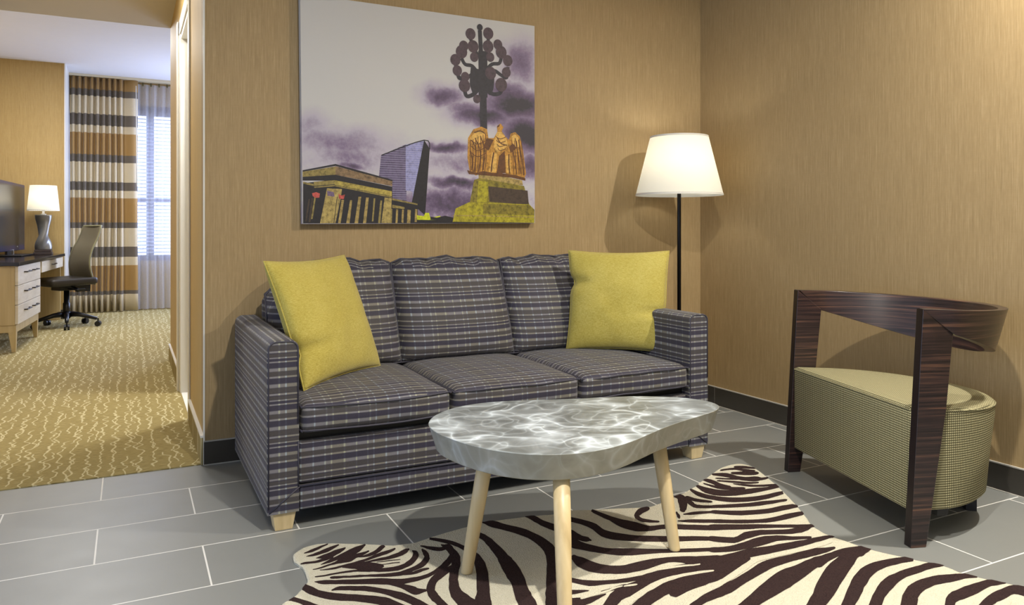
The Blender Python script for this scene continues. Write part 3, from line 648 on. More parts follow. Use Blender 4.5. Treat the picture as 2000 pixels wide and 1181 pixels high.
([-2535,-1419,-2531,-1420,-2525,-1422,-2517,-1425,-2507,-1431,-2494,-1438,-2482,-1446,-2469,-1453,-2457,-1461,-2445,-1470,-2434,-1481,-2423,-1492,-2413,-1505,-2403,-1520,-2394,-1537,-2386,-1552,-2379,-1565,-2373,-1577,-2367,-1589,-2364,-1600,-2362,-1612,-2357,-1634,-2347,-1670,-2335,-1713,-2321,-1759,-2307,-1806,-2292,-1853,-2277,-1901,-2260,-1953,-2243,-2004,-2231,-2038],[-2534,-1410,-2529,-1407,-2522,-1403,-2512,-1402,-2501,-1406,-2487,-1412,-2474,-1419,-2461,-1426,-2448,-1433,-2436,-1442,-2424,-1453,-2412,-1465,-2401,-1477,-2389,-1489,-2377,-1502,-2367,-1515,-2359,-1529,-2352,-1543,-2346,-1557,-2341,-1568,-2337,-1579,-2331,-1600,-2320,-1636,-2308,-1680,-2294,-1728,-2281,-1776,-2268,-1827,-2255,-1878,-2241,-1934,-2228,-1990,-2219,-2028]),
([-2612,-1375,-2609,-1383,-2605,-1396,-2599,-1409,-2592,-1421,-2584,-1433,-2576,-1445,-2566,-1456,-2556,-1467,-2544,-1477,-2530,-1487,-2514,-1496,-2498,-1506,-2484,-1517,-2469,-1529,-2456,-1542,-2445,-1554,-2436,-1567,-2427,-1579,-2421,-1587,-2416,-1595,-2406,-1612,-2391,-1641,-2372,-1677,-2352,-1716,-2331,-1755,-2309,-1796,-2286,-1837,-2260,-1882,-2234,-1927,-2216,-1958],[-2595,-1343,-2592,-1351,-2588,-1361,-2582,-1372,-2577,-1384,-2570,-1397,-2563,-1408,-2554,-1418,-2544,-1427,-2532,-1437,-2518,-1447,-2503,-1458,-2487,-1468,-2471,-1479,-2456,-1490,-2441,-1501,-2428,-1512,-2416,-1523,-2406,-1535,-2400,-1547,-2395,-1559,-2387,-1578,-2372,-1608,-2352,-1645,-2332,-1684,-2311,-1725,-2290,-1769,-2268,-1813,-2245,-1862,-2222,-1912,-2206,-1946]),
([-2651,-1426,-2648,-1431,-2642,-1438,-2637,-1445,-2632,-1454,-2627,-1464,-2621,-1474,-2615,-1482,-2609,-1491,-2597,-1507,-2579,-1535,-2556,-1569,-2532,-1606,-2507,-1644,-2480,-1683,-2453,-1723,-2422,-1767,-2391,-1812,-2370,-1842],[-2644,-1402,-2640,-1407,-2635,-1414,-2629,-1422,-2623,-1430,-2617,-1439,-2611,-1448,-2606,-1457,-2600,-1468,-2588,-1485,-2570,-1513,-2547,-1548,-2522,-1585,-2497,-1624,-2471,-1665,-2444,-1707,-2414,-1754,-2385,-1802,-2365,-1834]),
([-2181,-1203,-2172,-1213,-2161,-1227,-2150,-1242,-2140,-1255,-2131,-1268,-2123,-1281,-2117,-1295,-2112,-1309,-2109,-1322,-2106,-1335,-2105,-1346,-2104,-1360,-2105,-1377,-2105,-1395,-2108,-1414,-2113,-1437,-2120,-1461,-2127,-1484,-2136,-1507,-2148,-1534,-2160,-1562,-2172,-1590,-2183,-1617,-2194,-1641,-2200,-1656,-2204,-1668,-2213,-1693,-2231,-1740,-2252,-1798,-2274,-1857,-2294,-1915,-2315,-1974,-2334,-2031,-2355,-2092,-2374,-2151,-2386,-2189],[-2175,-1189,-2165,-1196,-2151,-1206,-2138,-1217,-2128,-1230,-2118,-1243,-2109,-1257,-2102,-1271,-2097,-1285,-2092,-1298,-2088,-1309,-2084,-1320,-2081,-1333,-2078,-1348,-2075,-1366,-2074,-1389,-2077,-1417,-2081,-1448,-2090,-1481,-2101,-1514,-2114,-1545,-2126,-1574,-2138,-1602,-2149,-1628,-2158,-1651,-2163,-1663,-2166,-1673,-2176,-1699,-2194,-1746,-2215,-1804,-2238,-1864,-2261,-1922,-2285,-1981,-2307,-2037,-2333,-2097,-2357,-2155,-2373,-2192]),
([-2155,-1279,-2154,-1290,-2153,-1305,-2153,-1319,-2154,-1336,-2157,-1353,-2160,-1368,-2163,-1379,-2167,-1392,-2172,-1404,-2178,-1416,-2188,-1432,-2199,-1453,-2210,-1476,-2221,-1501,-2230,-1526,-2240,-1550,-2248,-1576,-2255,-1604,-2256,-1631,-2255,-1654,-2252,-1673,-2250,-1685,-2247,-1693,-2241,-1710,-2232,-1742,-2220,-1783,-2207,-1826,-2193,-1869,-2178,-1913,-2163,-1956,-2145,-2004,-2126,-2051,-2114,-2083],[-2147,-1266,-2142,-1271,-2135,-1279,-2130,-1292,-2127,-1309,-2126,-1330,-2128,-1352,-2133,-1376,-2141,-1398,-2150,-1420,-2160,-1441,-2170,-1458,-2178,-1474,-2187,-1493,-2197,-1514,-2204,-1534,-2210,-1553,-2213,-1569,-2214,-1580,-2212,-1593,-2210,-1609,-2207,-1624,-2205,-1631,-2203,-1638,-2197,-1656,-2187,-1689,-2174,-1731,-2161,-1776,-2149,-1822,-2136,-1871,-2125,-1920,-2112,-1975,-2101,-2029,-2093,-2066]),
([-2181,-1609,-2187,-1620,-2196,-1635,-2204,-1649,-2207,-1653,-2211,-1659,-2222,-1682,-2243,-1727,-2268,-1785,-2294,-1843,-2319,-1900,-2344,-1958,-2368,-2014,-2393,-2074,-2416,-2132,-2432,-2169],[-2174,-1608,-2174,-1619,-2175,-1635,-2178,-1653,-2181,-1664,-2184,-1674,-2195,-1696,-2215,-1741,-2241,-1798,-2268,-1856,-2294,-1913,-2321,-1970,-2347,-2024,-2376,-2083,-2403,-2138,-2421,-2174]),
([-2186,-1421,-2195,-1425,-2209,-1432,-2223,-1440,-2236,-1447,-2250,-1457,-2265,-1470,-2278,-1488,-2290,-1508,-2299,-1528,-2305,-1549,-2308,-1568,-2309,-1583,-2308,-1598,-2306,-1610,-2305,-1622,-2304,-1631,-2303,-1641,-2302,-1664,-2299,-1705,-2296,-1756,-2293,-1809,-2289,-1863,-2285,-1917,-2280,-1971,-2275,-2029,-2270,-2085,-2266,-2123],[-2189,-1449,-2199,-1457,-2212,-1467,-2226,-1478,-2239,-1488,-2251,-1496,-2260,-1505,-2267,-1516,-2273,-1528,-2277,-1538,-2279,-1545,-2280,-1554,-2281,-1564,-2282,-1574,-2281,-1586,-2281,-1600,-2280,-1610,-2280,-1620,-2278,-1643,-2276,-1685,-2272,-1737,-2269,-1791,-2266,-1846,-2264,-1903,-2261,-1958,-2259,-2019,-2258,-2078,-2256,-2117]),
([-2025,-1260,-2023,-1272,-2020,-1290,-2019,-1308,-2021,-1327,-2023,-1349,-2026,-1373,-2029,-1396,-2032,-1419,-2036,-1440,-2041,-1461,-2047,-1482,-2053,-1505,-2058,-1528,-2061,-1549,-2065,-1568,-2068,-1586,-2071,-1603,-2075,-1619,-2081,-1634,-2088,-1652,-2095,-1674,-2102,-1696,-2108,-1716,-2112,-1732,-2114,-1738,-2115,-1743,-2120,-1762,-2130,-1806,-2144,-1861,-2158,-1918,-2170,-1974,-2182,-2030,-2194,-2085,-2205,-2143,-2216,-2200,-2222,-2237],[-2002,-1227,-1998,-1238,-1993,-1255,-1990,-1275,-1988,-1297,-1989,-1319,-1989,-1341,-1990,-1363,-1991,-1387,-1992,-1410,-1994,-1432,-1995,-1452,-1997,-1471,-1999,-1492,-2002,-1515,-2007,-1539,-2013,-1563,-2020,-1586,-2027,-1609,-2034,-1631,-2041,-1649,-2045,-1663,-2048,-1678,-2052,-1696,-2055,-1712,-2057,-1720,-2058,-1724,-2063,-1745,-2074,-1789,-2089,-1845,-2104,-1904,-2120,-1961,-2136,-2019,-2153,-2076,-2171,-2137,-2190,-2196,-2202,-2234]),
([-1956,-1171,-1954,-1181,-1952,-1194,-1947,-1208,-1939,-1223,-1928,-1240,-1917,-1257,-1908,-1275,-1899,-1293,-1892,-1310,-1886,-1327,-1881,-1343,-1878,-1360,-1876,-1380,-1876,-1401,-1877,-1422,-1880,-1443,-1884,-1461,-1888,-1475,-1894,-1491,-1905,-1514,-1920,-1542,-1935,-1569,-1951,-1596,-1967,-1623,-1982,-1648,-1997,-1674,-2012,-1699,-2024,-1722,-2037,-1743,-2054,-1775,-2079,-1821,-2107,-1875,-2136,-1930,-2164,-1985,-2192,-2040,-2219,-2094,-2247,-2152,-2273,-2207,-2291,-2243],[-1949,-1156,-1941,-1154,-1930,-1152,-1918,-1158,-1908,-1173,-1899,-1194,-1890,-1213,-1879,-1230,-1868,-1245,-1858,-1262,-1851,-1279,-1846,-1298,-1841,-1317,-1837,-1336,-1833,-1357,-1832,-1380,-1831,-1403,-1833,-1429,-1842,-1463,-1859,-1498,-1877,-1528,-1894,-1554,-1909,-1582,-1925,-1610,-1940,-1637,-1955,-1663,-1969,-1688,-1982,-1712,-1993,-1733,-2003,-1755,-2020,-1787,-2044,-1834,-2073,-1887,-2103,-1942,-2133,-1996,-2164,-2051,-2194,-2104,-2226,-2160,-2258,-2213,-2278,-2248]),
([-1800,-1185,-1799,-1194,-1797,-1206,-1796,-1219,-1795,-1234,-1793,-1251,-1791,-1271,-1786,-1291,-1781,-1311,-1775,-1330,-1769,-1348,-1762,-1364,-1756,-1378,-1753,-1390,-1752,-1402,-1749,-1414,-1746,-1424,-1742,-1433,-1737,-1441,-1733,-1448,-1728,-1453,-1724,-1457,-1719,-1457,-1714,-1456,-1711,-1454],[-1793,-1173,-1786,-1173,-1776,-1174,-1768,-1182,-1764,-1198,-1763,-1217,-1761,-1234,-1755,-1251,-1749,-1269,-1741,-1286,-1734,-1302,-1726,-1317,-1719,-1333,-1716,-1348,-1714,-1362,-1714,-1375,-1713,-1387,-1712,-1399,-1711,-1408,-1708,-1414,-1704,-1419,-1701,-1424,-1700,-1431,-1701,-1437,-1702,-1442]),
([-1716,-1261,-1712,-1270,-1705,-1282,-1700,-1291],[-1709,-1250,-1701,-1253,-1689,-1258,-1681,-1262]),
([-1691,-1242,-1689,-1255,-1686,-1272,-1682,-1290,-1674,-1305,-1666,-1320,-1660,-1335,-1655,-1351,-1653,-1367,-1652,-1382,-1654,-1400,-1657,-1421,-1658,-1442,-1653,-1459,-1645,-1473,-1634,-1486,-1618,-1499,-1598,-1513,-1578,-1526,-1559,-1538,-1540,-1549,-1520,-1560,-1500,-1570,-1479,-1579,-1458,-1588,-1436,-1597,-1414,-1605,-1393,-1614,-1374,-1623,-1355,-1633,-1343,-1640],[-1677,-1225,-1672,-1233,-1664,-1244,-1657,-1257,-1648,-1270,-1639,-1284,-1631,-1299,-1624,-1313,-1618,-1328,-1614,-1346,-1615,-1367,-1618,-1386,-1618,-1401,-1613,-1413,-1607,-1425,-1597,-1438,-1583,-1454,-1567,-1472,-1549,-1488,-1531,-1500,-1511,-1511,-1491,-1522,-1471,-1533,-1451,-1544,-1431,-1555,-1410,-1565,-1389,-1575,-1369,-1585,-1350,-1597,-1333,-1609,-1321,-1617]),
([-1567,-1225,-1567,-1238,-1568,-1257,-1567,-1278,-1564,-1298,-1560,-1319,-1557,-1341,-1557,-1362,-1558,-1384,-1555,-1405,-1550,-1424,-1541,-1443,-1531,-1457,-1518,-1467,-1503,-1473,-1487,-1478,-1471,-1481,-1455,-1481,-1439,-1484,-1424,-1491,-1409,-1500,-1394,-1509,-1380,-1518,-1367,-1527,-1351,-1537,-1328,-1550,-1302,-1565,-1284,-1575],[-1556,-1213,-1553,-1223,-1549,-1237,-1544,-1252,-1540,-1271,-1535,-1292,-1530,-1311,-1523,-1326,-1516,-1340,-1509,-1353,-1500,-1368,-1490,-1383,-1481,-1398,-1475,-1414,-1468,-1430,-1460,-1442,-1448,-1447,-1432,-1449,-1415,-1452,-1399,-1458,-1382,-1466,-1366,-1475,-1351,-1483,-1337,-1492,-1320,-1502,-1297,-1516,-1272,-1531,-1254,-1541]),
([-1370,-1290,-1377,-1290,-1387,-1292,-1400,-1296,-1415,-1305,-1432,-1318,-1451,-1339,-1463,-1362,-1467,-1379,-1467,-1393,-1461,-1403,-1451,-1411,-1443,-1418,-1435,-1423,-1427,-1427,-1422,-1430],[-1393,-1330,-1400,-1333,-1410,-1336,-1419,-1340,-1427,-1345,-1435,-1350,-1435,-1349,-1437,-1350,-1441,-1359,-1443,-1370,-1440,-1379,-1433,-1389,-1426,-1397,-1420,-1405,-1414,-1411,-1410,-1415]),
([-1210,-1259,-1209,-1266,-1208,-1275,-1211,-1283,-1216,-1289,-1223,-1297,-1229,-1307,-1238,-1320,-1248,-1335,-1256,-1346,-1261,-1355,-1268,-1364,-1275,-1372],[-1199,-1245,-1189,-1240,-1174,-1235,-1163,-1238,-1163,-1255,-1170,-1274,-1181,-1296,-1197,-1319,-1214,-1341,-1232,-1361,-1249,-1378,-1263,-1389,-1270,-1394]),
([-1192,-1286,-1197,-1303,-1204,-1326,-1209,-1345,-1212,-1358,-1214,-1372,-1208,-1385,-1187,-1397,-1159,-1410,-1139,-1418],[-1168,-1268,-1170,-1282,-1172,-1301,-1175,-1320,-1181,-1336,-1186,-1347,-1184,-1359,-1167,-1374,-1141,-1389,-1122,-1399]),
([-1303,-1385,-1310,-1395,-1319,-1410,-1326,-1421,-1328,-1428,-1328,-1432,-1328,-1433],[-1294,-1382,-1298,-1391,-1304,-1404,-1309,-1415,-1313,-1421,-1317,-1426,-1320,-1429]),
([-1290,-1417,-1283,-1420,-1273,-1425,-1259,-1430,-1241,-1435,-1220,-1440,-1202,-1446,-1188,-1452,-1177,-1459,-1170,-1464],[-1283,-1407,-1273,-1407,-1258,-1406,-1241,-1408,-1223,-1413,-1203,-1420,-1186,-1427,-1171,-1433,-1159,-1439,-1151,-1442]),
([-1348,-1458,-1339,-1465,-1326,-1476,-1309,-1488,-1282,-1502,-1251,-1518,-1228,-1528],[-1340,-1449,-1328,-1452,-1310,-1457,-1289,-1464,-1261,-1478,-1230,-1494,-1207,-1505]),
([-1168,-1291,-1167,-1303,-1166,-1320,-1161,-1336,-1151,-1347,-1138,-1356,-1129,-1362],[-1158,-1281,-1154,-1291,-1149,-1304,-1142,-1316,-1134,-1329,-1124,-1341,-1116,-1349]),
([-1789,-1391,-1791,-1412,-1794,-1440,-1793,-1466,-1788,-1482,-1779,-1494,-1768,-1507,-1755,-1524,-1739,-1542,-1723,-1559,-1707,-1575,-1690,-1588,-1671,-1600,-1651,-1608,-1628,-1614,-1606,-1620,-1585,-1627,-1564,-1634,-1543,-1642,-1523,-1650,-1504,-1659,-1482,-1668,-1452,-1680,-1420,-1693,-1398,-1702],[-1767,-1369,-1762,-1381,-1754,-1397,-1747,-1414,-1743,-1429,-1740,-1446,-1734,-1464,-1724,-1484,-1711,-1506,-1697,-1524,-1679,-1537,-1659,-1546,-1640,-1555,-1621,-1566,-1602,-1577,-1583,-1588,-1564,-1599,-1545,-1609,-1525,-1619,-1506,-1628,-1486,-1637,-1464,-1646,-1434,-1658,-1402,-1671,-1379,-1680]),
([-1837,-1557,-1840,-1568,-1844,-1584,-1844,-1602,-1840,-1619,-1834,-1637,-1825,-1652,-1813,-1664,-1800,-1674,-1786,-1682,-1773,-1690,-1758,-1696,-1741,-1701,-1718,-1704,-1693,-1706,-1667,-1706,-1639,-1703,-1611,-1698,-1585,-1697,-1565,-1705,-1548,-1718,-1535,-1731,-1530,-1740,-1528,-1750,-1521,-1761,-1507,-1773,-1490,-1784,-1478,-1791],[-1808,-1532,-1805,-1538,-1801,-1545,-1797,-1554,-1793,-1568,-1788,-1585,-1782,-1601,-1774,-1614,-1765,-1626,-1753,-1637,-1741,-1644,-1728,-1650,-1712,-1654,-1689,-1654,-1662,-1653,-1635,-1653,-1611,-1656,-1587,-1661,-1564,-1667,-1541,-1675,-1518,-1683,-1500,-1691,-1488,-1697,-1480,-1702,-1471,-1705,-1453,-1712,-1433,-1719,-1418,-1724]),
([-1942,-1641,-1935,-1650,-1925,-1663,-1915,-1676,-1905,-1690,-1894,-1706,-1881,-1718,-1866,-1725,-1851,-1728,-1835,-1731,-1819,-1735,-1803,-1740,-1786,-1744,-1772,-1748,-1757,-1750,-1741,-1753,-1720,-1756,-1696,-1759,-1672,-1761,-1648,-1762,-1623,-1763,-1599,-1765,-1577,-1769,-1556,-1776,-1538,-1784,-1523,-1796,-1510,-1809,-1502,-1818],[-1935,-1630,-1925,-1634,-1910,-1641,-1896,-1649,-1883,-1662,-1871,-1675,-1859,-1686,-1847,-1693,-1833,-1699,-1818,-1703,-1802,-1707,-1784,-1709,-1766,-1711,-1751,-1712,-1735,-1713,-1717,-1714,-1694,-1714,-1669,-1715,-1644,-1716,-1620,-1719,-1596,-1722,-1571,-1725,-1547,-1728,-1522,-1731,-1498,-1733,-1473,-1736,-1449,-1739,-1433,-1741]),
([-2304,-2133,-2271,-2112,-2222,-2081,-2171,-2048,-2124,-2017,-2077,-1986,-2030,-1954,-1984,-1923,-1940,-1892,-1902,-1866,-1875,-1846,-1858,-1835,-1845,-1828,-1828,-1823,-1807,-1820,-1782,-1816,-1753,-1808,-1723,-1800,-1694,-1793,-1667,-1790,-1642,-1788,-1616,-1787,-1588,-1785,-1561,-1784,-1541,-1787,-1527,-1798,-1519,-1815,-1513,-1827],[-2307,-2118,-2274,-2093,-2225,-2056,-2174,-2017,-2127,-1982,-2079,-1947,-2031,-1913,-1985,-1881,-1940,-1849,-1902,-1823,-1876,-1802,-1854,-1785,-1828,-1770,-1801,-1761,-1777,-1758,-1753,-1755,-1726,-1751,-1697,-1747,-1668,-1744,-1640,-1742,-1613,-1741,-1586,-1740,-1559,-1740,-1531,-1740,-1505,-1742,-1482,-1749,-1463,-1759,-1451,-1765]),
([-1967,-1730,-1963,-1732,-1957,-1736,-1951,-1738,-1945,-1740,-1938,-1741,-1930,-1742,-1920,-1743,-1909,-1743,-1902,-1743],[-1954,-1709,-1950,-1711,-1945,-1714,-1939,-1717,-1933,-1720,-1927,-1723,-1921,-1726,-1913,-1730,-1904,-1734,-1898,-1737]),
([-1868,-1763,-1862,-1765,-1854,-1768,-1844,-1770,-1831,-1771,-1817,-1771,-1805,-1770,-1798,-1770,-1793,-1769,-1790,-1769],[-1865,-1758,-1858,-1758,-1848,-1758,-1837,-1757,-1823,-1756,-1808,-1755,-1796,-1754,-1789,-1755,-1785,-1755,-1783,-1756]),
([-1990,-1768,-1986,-1771,-1981,-1774,-1974,-1776,-1964,-1776,-1953,-1774,-1945,-1773],[-1977,-1748,-1974,-1750,-1968,-1753,-1963,-1756,-1956,-1759,-1947,-1762,-1941,-1765]),
([-2375,-1835,-2341,-1834,-2292,-1833,-2243,-1832,-2199,-1830,-2156,-1827,-2115,-1824,-2075,-1821,-2037,-1818,-2007,-1815,-1989,-1814,-1979,-1813,-1969,-1811,-1957,-1810,-1945,-1807,-1933,-1805,-1920,-1801,-1907,-1797,-1896,-1793,-1886,-1789,-1877,-1786,-1870,-1784],[-2372,-1817,-2336,-1812,-2285,-1805,-2234,-1798,-2188,-1793,-2143,-1788,-2101,-1784,-2060,-1780,-2022,-1778,-1991,-1775,-1973,-1774,-1963,-1773,-1953,-1773,-1941,-1774,-1931,-1775,-1921,-1776,-1910,-1776,-1899,-1776,-1889,-1776,-1880,-1776,-1872,-1776,-1867,-1776]),
([-2253,-2099,-2218,-2084,-2165,-2061,-2112,-2038,-2063,-2016,-2013,-1993,-1965,-1970,-1919,-1948,-1874,-1926,-1835,-1906,-1806,-1893,-1787,-1883,-1768,-1876,-1748,-1869,-1727,-1862,-1704,-1856,-1678,-1851,-1649,-1847,-1623,-1843,-1601,-1842,-1583,-1841,-1568,-1843,-1556,-1850,-1546,-1859,-1539,-1866],[-2252,-2080,-2217,-2060,-2163,-2030,-2108,-2000,-2058,-1973,-2007,-1946,-1957,-1921,-1909,-1897,-1864,-1874,-1824,-1855,-1795,-1839,-1772,-1826,-1748,-1815,-1722,-1806,-1698,-1799,-1672,-1795,-1645,-1792,-1616,-1791,-1590,-1790,-1568,-1790,-1548,-1790,-1528,-1790,-1508,-1791,-1489,-1792,-1476,-1792]),
([-2152,-2108,-2115,-2096,-2059,-2078,-2003,-2060,-1952,-2042,-1900,-2025,-1851,-2007,-1801,-1989,-1755,-1972,-1716,-1959,-1693,-1951,-1680,-1948,-1669,-1945,-1652,-1942,-1634,-1939,-1619,-1937,-1605,-1936,-1593,-1936,-1584,-1936],[-2150,-2095,-2112,-2079,-2055,-2056,-1997,-2033,-1945,-2013,-1891,-1993,-1840,-1973,-1790,-1955,-1743,-1938,-1704,-1924,-1679,-1914,-1664,-1906,-1648,-1899,-1627,-1893,-1607,-1887,-1587,-1883,-1570,-1882,-1555,-1882,-1545,-1882]),
([-746,-1099,-739,-1105,-730,-1113,-721,-1121,-711,-1128,-701,-1135,-694,-1140],[-726,-1078,-717,-1082,-706,-1088,-695,-1095,-688,-1106,-682,-1117,-678,-1125]),
([-829,-1100,-814,-1102,-793,-1106,-775,-1112,-766,-1122,-760,-1135,-752,-1146,-741,-1154,-729,-1160,-720,-1164],[-816,-1084,-800,-1085,-776,-1087,-756,-1092,-744,-1100,-735,-1111,-727,-1122,-719,-1132,-711,-1142,-705,-1149]),
([-816,-1160,-809,-1166,-798,-1175,-787,-1183,-776,-1190,-763,-1196,-755,-1200],[-793,-1135,-782,-1138,-767,-1142,-752,-1146,-739,-1152,-727,-1159,-719,-1163]),
([-897,-1137,-890,-1145,-880,-1157,-871,-1169,-865,-1182,-860,-1196,-854,-1209,-848,-1220,-842,-1230,-834,-1239,-825,-1248,-815,-1255,-808,-1261],[-875,-1112,-863,-1116,-847,-1122,-833,-1132,-827,-1146,-824,-1163,-821,-1178,-815,-1188,-808,-1197,-800,-1204,-787,-1209,-773,-1212,-762,-1214]),
([-804,-1250,-795,-1254,-782,-1260,-769,-1263,-756,-1263,-744,-1262,-735,-1261],[-787,-1232,-776,-1234,-760,-1237,-747,-1240,-736,-1241,-727,-1243,-720,-1244]),
([-920,-1170,-910,-1178,-896,-1189,-883,-1199,-871,-1206,-861,-1213,-853,-1217],[-909,-1158,-898,-1165,-884,-1176,-870,-1185,-857,-1191,-844,-1195,-836,-1198]),
([-935,-1198,-923,-1210,-906,-1226,-890,-1241,-877,-1253,-865,-1264,-852,-1272,-839,-1278,-826,-1281,-817,-1283],[-922,-1184,-909,-1195,-890,-1209,-872,-1223,-858,-1235,-846,-1245,-835,-1254,-823,-1261,-811,-1266,-803,-1270]),
([-982,-1164,-981,-1176,-981,-1192,-980,-1208,-980,-1222,-979,-1236,-976,-1248,-969,-1257,-960,-1263,-953,-1267],[-959,-1142,-954,-1150,-948,-1161,-944,-1175,-943,-1190,-945,-1206,-945,-1219,-943,-1231,-939,-1242,-936,-1250]),
([-1010,-1201,-1008,-1215,-1005,-1236,-1000,-1255,-992,-1269,-981,-1281,-968,-1291,-952,-1299,-934,-1306,-922,-1311],[-999,-1190,-994,-1202,-987,-1219,-979,-1234,-968,-1245,-956,-1255,-943,-1264,-928,-1274,-912,-1283,-901,-1289]),
([-904,-1253,-898,-1262,-891,-1275,-881,-1287,-870,-1298,-857,-1307,-842,-1315,-819,-1324,-794,-1332,-776,-1337],[-895,-1244,-887,-1251,-875,-1260,-863,-1270,-852,-1279,-840,-1289,-824,-1298,-802,-1306,-777,-1314,-759,-1319]),
([-1061,-1217,-1066,-1232,-1071,-1254,-1072,-1276,-1068,-1293,-1061,-1309,-1049,-1323,-1033,-1334,-1012,-1343,-990,-1350,-967,-1355,-942,-1358,-917,-1360,-891,-1362,-866,-1362,-841,-1362,-817,-1361,-794,-1360,-778,-1359],[-1036,-1195,-1034,-1205,-1031,-1219,-1026,-1233,-1020,-1246,-1012,-1260,-1001,-1273,-986,-1284,-968,-1294,-948,-1303,-926,-1308,-902,-1313,-878,-1317,-856,-1322,-834,-1328,-813,-1332,-792,-1334,-772,-1336,-758,-1337]),
([-1110,-1237,-1113,-1251,-1118,-1270,-1120,-1289,-1117,-1305,-1112,-1320,-1104,-1336,-1092,-1354,-1078,-1374,-1061,-1391,-1040,-1403,-1018,-1412,-994,-1420,-971,-1425,-946,-1429,-922,-1431,-898,-1430,-873,-1428,-852,-1425,-832,-1422,-815,-1420,-803,-1418],[-1089,-1221,-1089,-1231,-1089,-1245,-1087,-1259,-1084,-1273,-1080,-1288,-1072,-1304,-1060,-1322,-1044,-1339,-1026,-1355,-1006,-1366,-984,-1376,-961,-1383,-937,-1388,-913,-1392,-889,-1394,-866,-1394,-843,-1392,-823,-1392,-806,-1393,-793,-1395,-784,-1397]),
([-1177,-1300,-1174,-1310,-1171,-1324,-1164,-1336,-1153,-1347,-1139,-1357,-1130,-1363],[-1153,-1278,-1151,-1287,-1147,-1300,-1142,-1313,-1133,-1326,-1122,-1338,-1115,-1347]),
([-1148,-1415,-1124,-1425,-1089,-1439,-1056,-1452,-1030,-1460,-1006,-1466,-982,-1471,-956,-1474,-930,-1476,-908,-1478,-892,-1479,-881,-1480,-874,-1480],[-1128,-1391,-1102,-1401,-1065,-1414,-1031,-1424,-1003,-1431,-978,-1435,-953,-1439,-928,-1444,-905,-1450,-886,-1454,-871,-1457,-861,-1459,-855,-1461]),
([-1187,-1458,-1169,-1473,-1142,-1493,-1112,-1511,-1082,-1522,-1049,-1531,-1019,-1538,-994,-1541,-972,-1543,-950,-1543,-923,-1544,-896,-1544,-876,-1544],[-1163,-1432,-1142,-1445,-1112,-1462,-1081,-1478,-1050,-1489,-1018,-1498,-988,-1504,-962,-1507,-939,-1506,-916,-1506,-890,-1509,-866,-1513,-849,-1515]),
([-1245,-1524,-1225,-1535,-1195,-1551,-1166,-1566,-1138,-1579,-1110,-1591,-1083,-1601,-1055,-1606,-1027,-1608,-1000,-1609,-969,-1609,-938,-1607,-916,-1607],[-1223,-1499,-1203,-1511,-1173,-1527,-1143,-1542,-1115,-1555,-1086,-1566,-1057,-1573,-1027,-1575,-997,-1574,-968,-1573,-938,-1575,-909,-1577,-889,-1578]),
([-1290,-1568,-1267,-1578,-1235,-1593,-1204,-1606,-1175,-1617,-1147,-1626,-1120,-1637,-1091,-1648,-1063,-1661,-1041,-1672,-1029,-1684,-1023,-1694,-1014,-1702,-999,-1704,-984,-1702,-973,-1701],[-1257,-1530,-1235,-1542,-1203,-1558,-1172,-1573,-1146,-1586,-1120,-1599,-1095,-1612,-1069,-1627,-1043,-1641,-1020,-1653,-1004,-1661,-991,-1666,-980,-1670,-970,-1675,-960,-1678,-954,-1681]),
([-1357,-1641,-1343,-1652,-1324,-1668,-1304,-1679,-1284,-1680,-1264,-1677,-1247,-1674,-1226,-1672,-1203,-1670,-1181,-1671,-1160,-1676,-1139,-1685,-1121,-1693,-1106,-1700,-1094,-1705,-1080,-1710,-1063,-1713,-1044,-1716,-1026,-1715,-1008,-1711,-991,-1705,-980,-1700],[-1325,-1608,-1312,-1620,-1293,-1635,-1274,-1645,-1257,-1643,-1237,-1635,-1214,-1629,-1192,-1630,-1172,-1633,-1152,-1639,-1131,-1647,-1110,-1657,-1092,-1665,-1077,-1671,-1063,-1675,-1049,-1678,-1031,-1680,-1010,-1680,-994,-1680,-982,-1682,-974,-1683,-967,-1684]),
([-1412,-1706,-1401,-1710,-1384,-1717,-1366,-1723,-1347,-1727,-1329,-1729,-1308,-1731,-1287,-1733,-1264,-1734,-1242,-1735,-1217,-1733,-1192,-1731,-1169,-1730,-1152,-1734,-1137,-1740,-1121,-1747,-1101,-1753,-1080,-1759,-1065,-1764],[-1387,-1676,-1375,-1681,-1357,-1686,-1338,-1690,-1319,-1691,-1298,-1690,-1275,-1689,-1250,-1686,-1223,-1682,-1197,-1681,-1175,-1684,-1155,-1690,-1137,-1697,-1122,-1705,-1110,-1715,-1097,-1725,-1080,-1734,-1062,-1743,-1049,-1749]),
([-1550,-1714,-1547,-1720,-1542,-1730,-1534,-1741,-1524,-1754,-1510,-1769,-1494,-1781,-1476,-1789,-1455,-1795,-1430,-1797,-1401,-1794,-1370,-1787,-1342,-1783,-1318,-1784,-1295,-1786,-1271,-1789,-1246,-1791,-1221,-1792,-1196,-1794,-1169,-1795,-1142,-1795,-1115,-1796,-1090,-1795,-1067,-1794,-1045,-1794,-1023,-1793,-1001,-1792,-986,-1792],[-1525,-1687,-1519,-1690,-1510,-1695,-1498,-1701,-1483,-1709,-1465,-1719,-1447,-1726,-1427,-1730,-1406,-1733,-1383,-1734,-1359,-1734,-1331,-1733,-1303,-1733,-1278,-1736,-1256,-1741,-1233,-1746,-1209,-1749,-1184,-1751,-1159,-1753,-1134,-1757,-1109,-1760,-1085,-1763,-1062,-1765,-1040,-1766,-1019,-1767,-1000,-1770,-983,-1774,-971,-1777]),
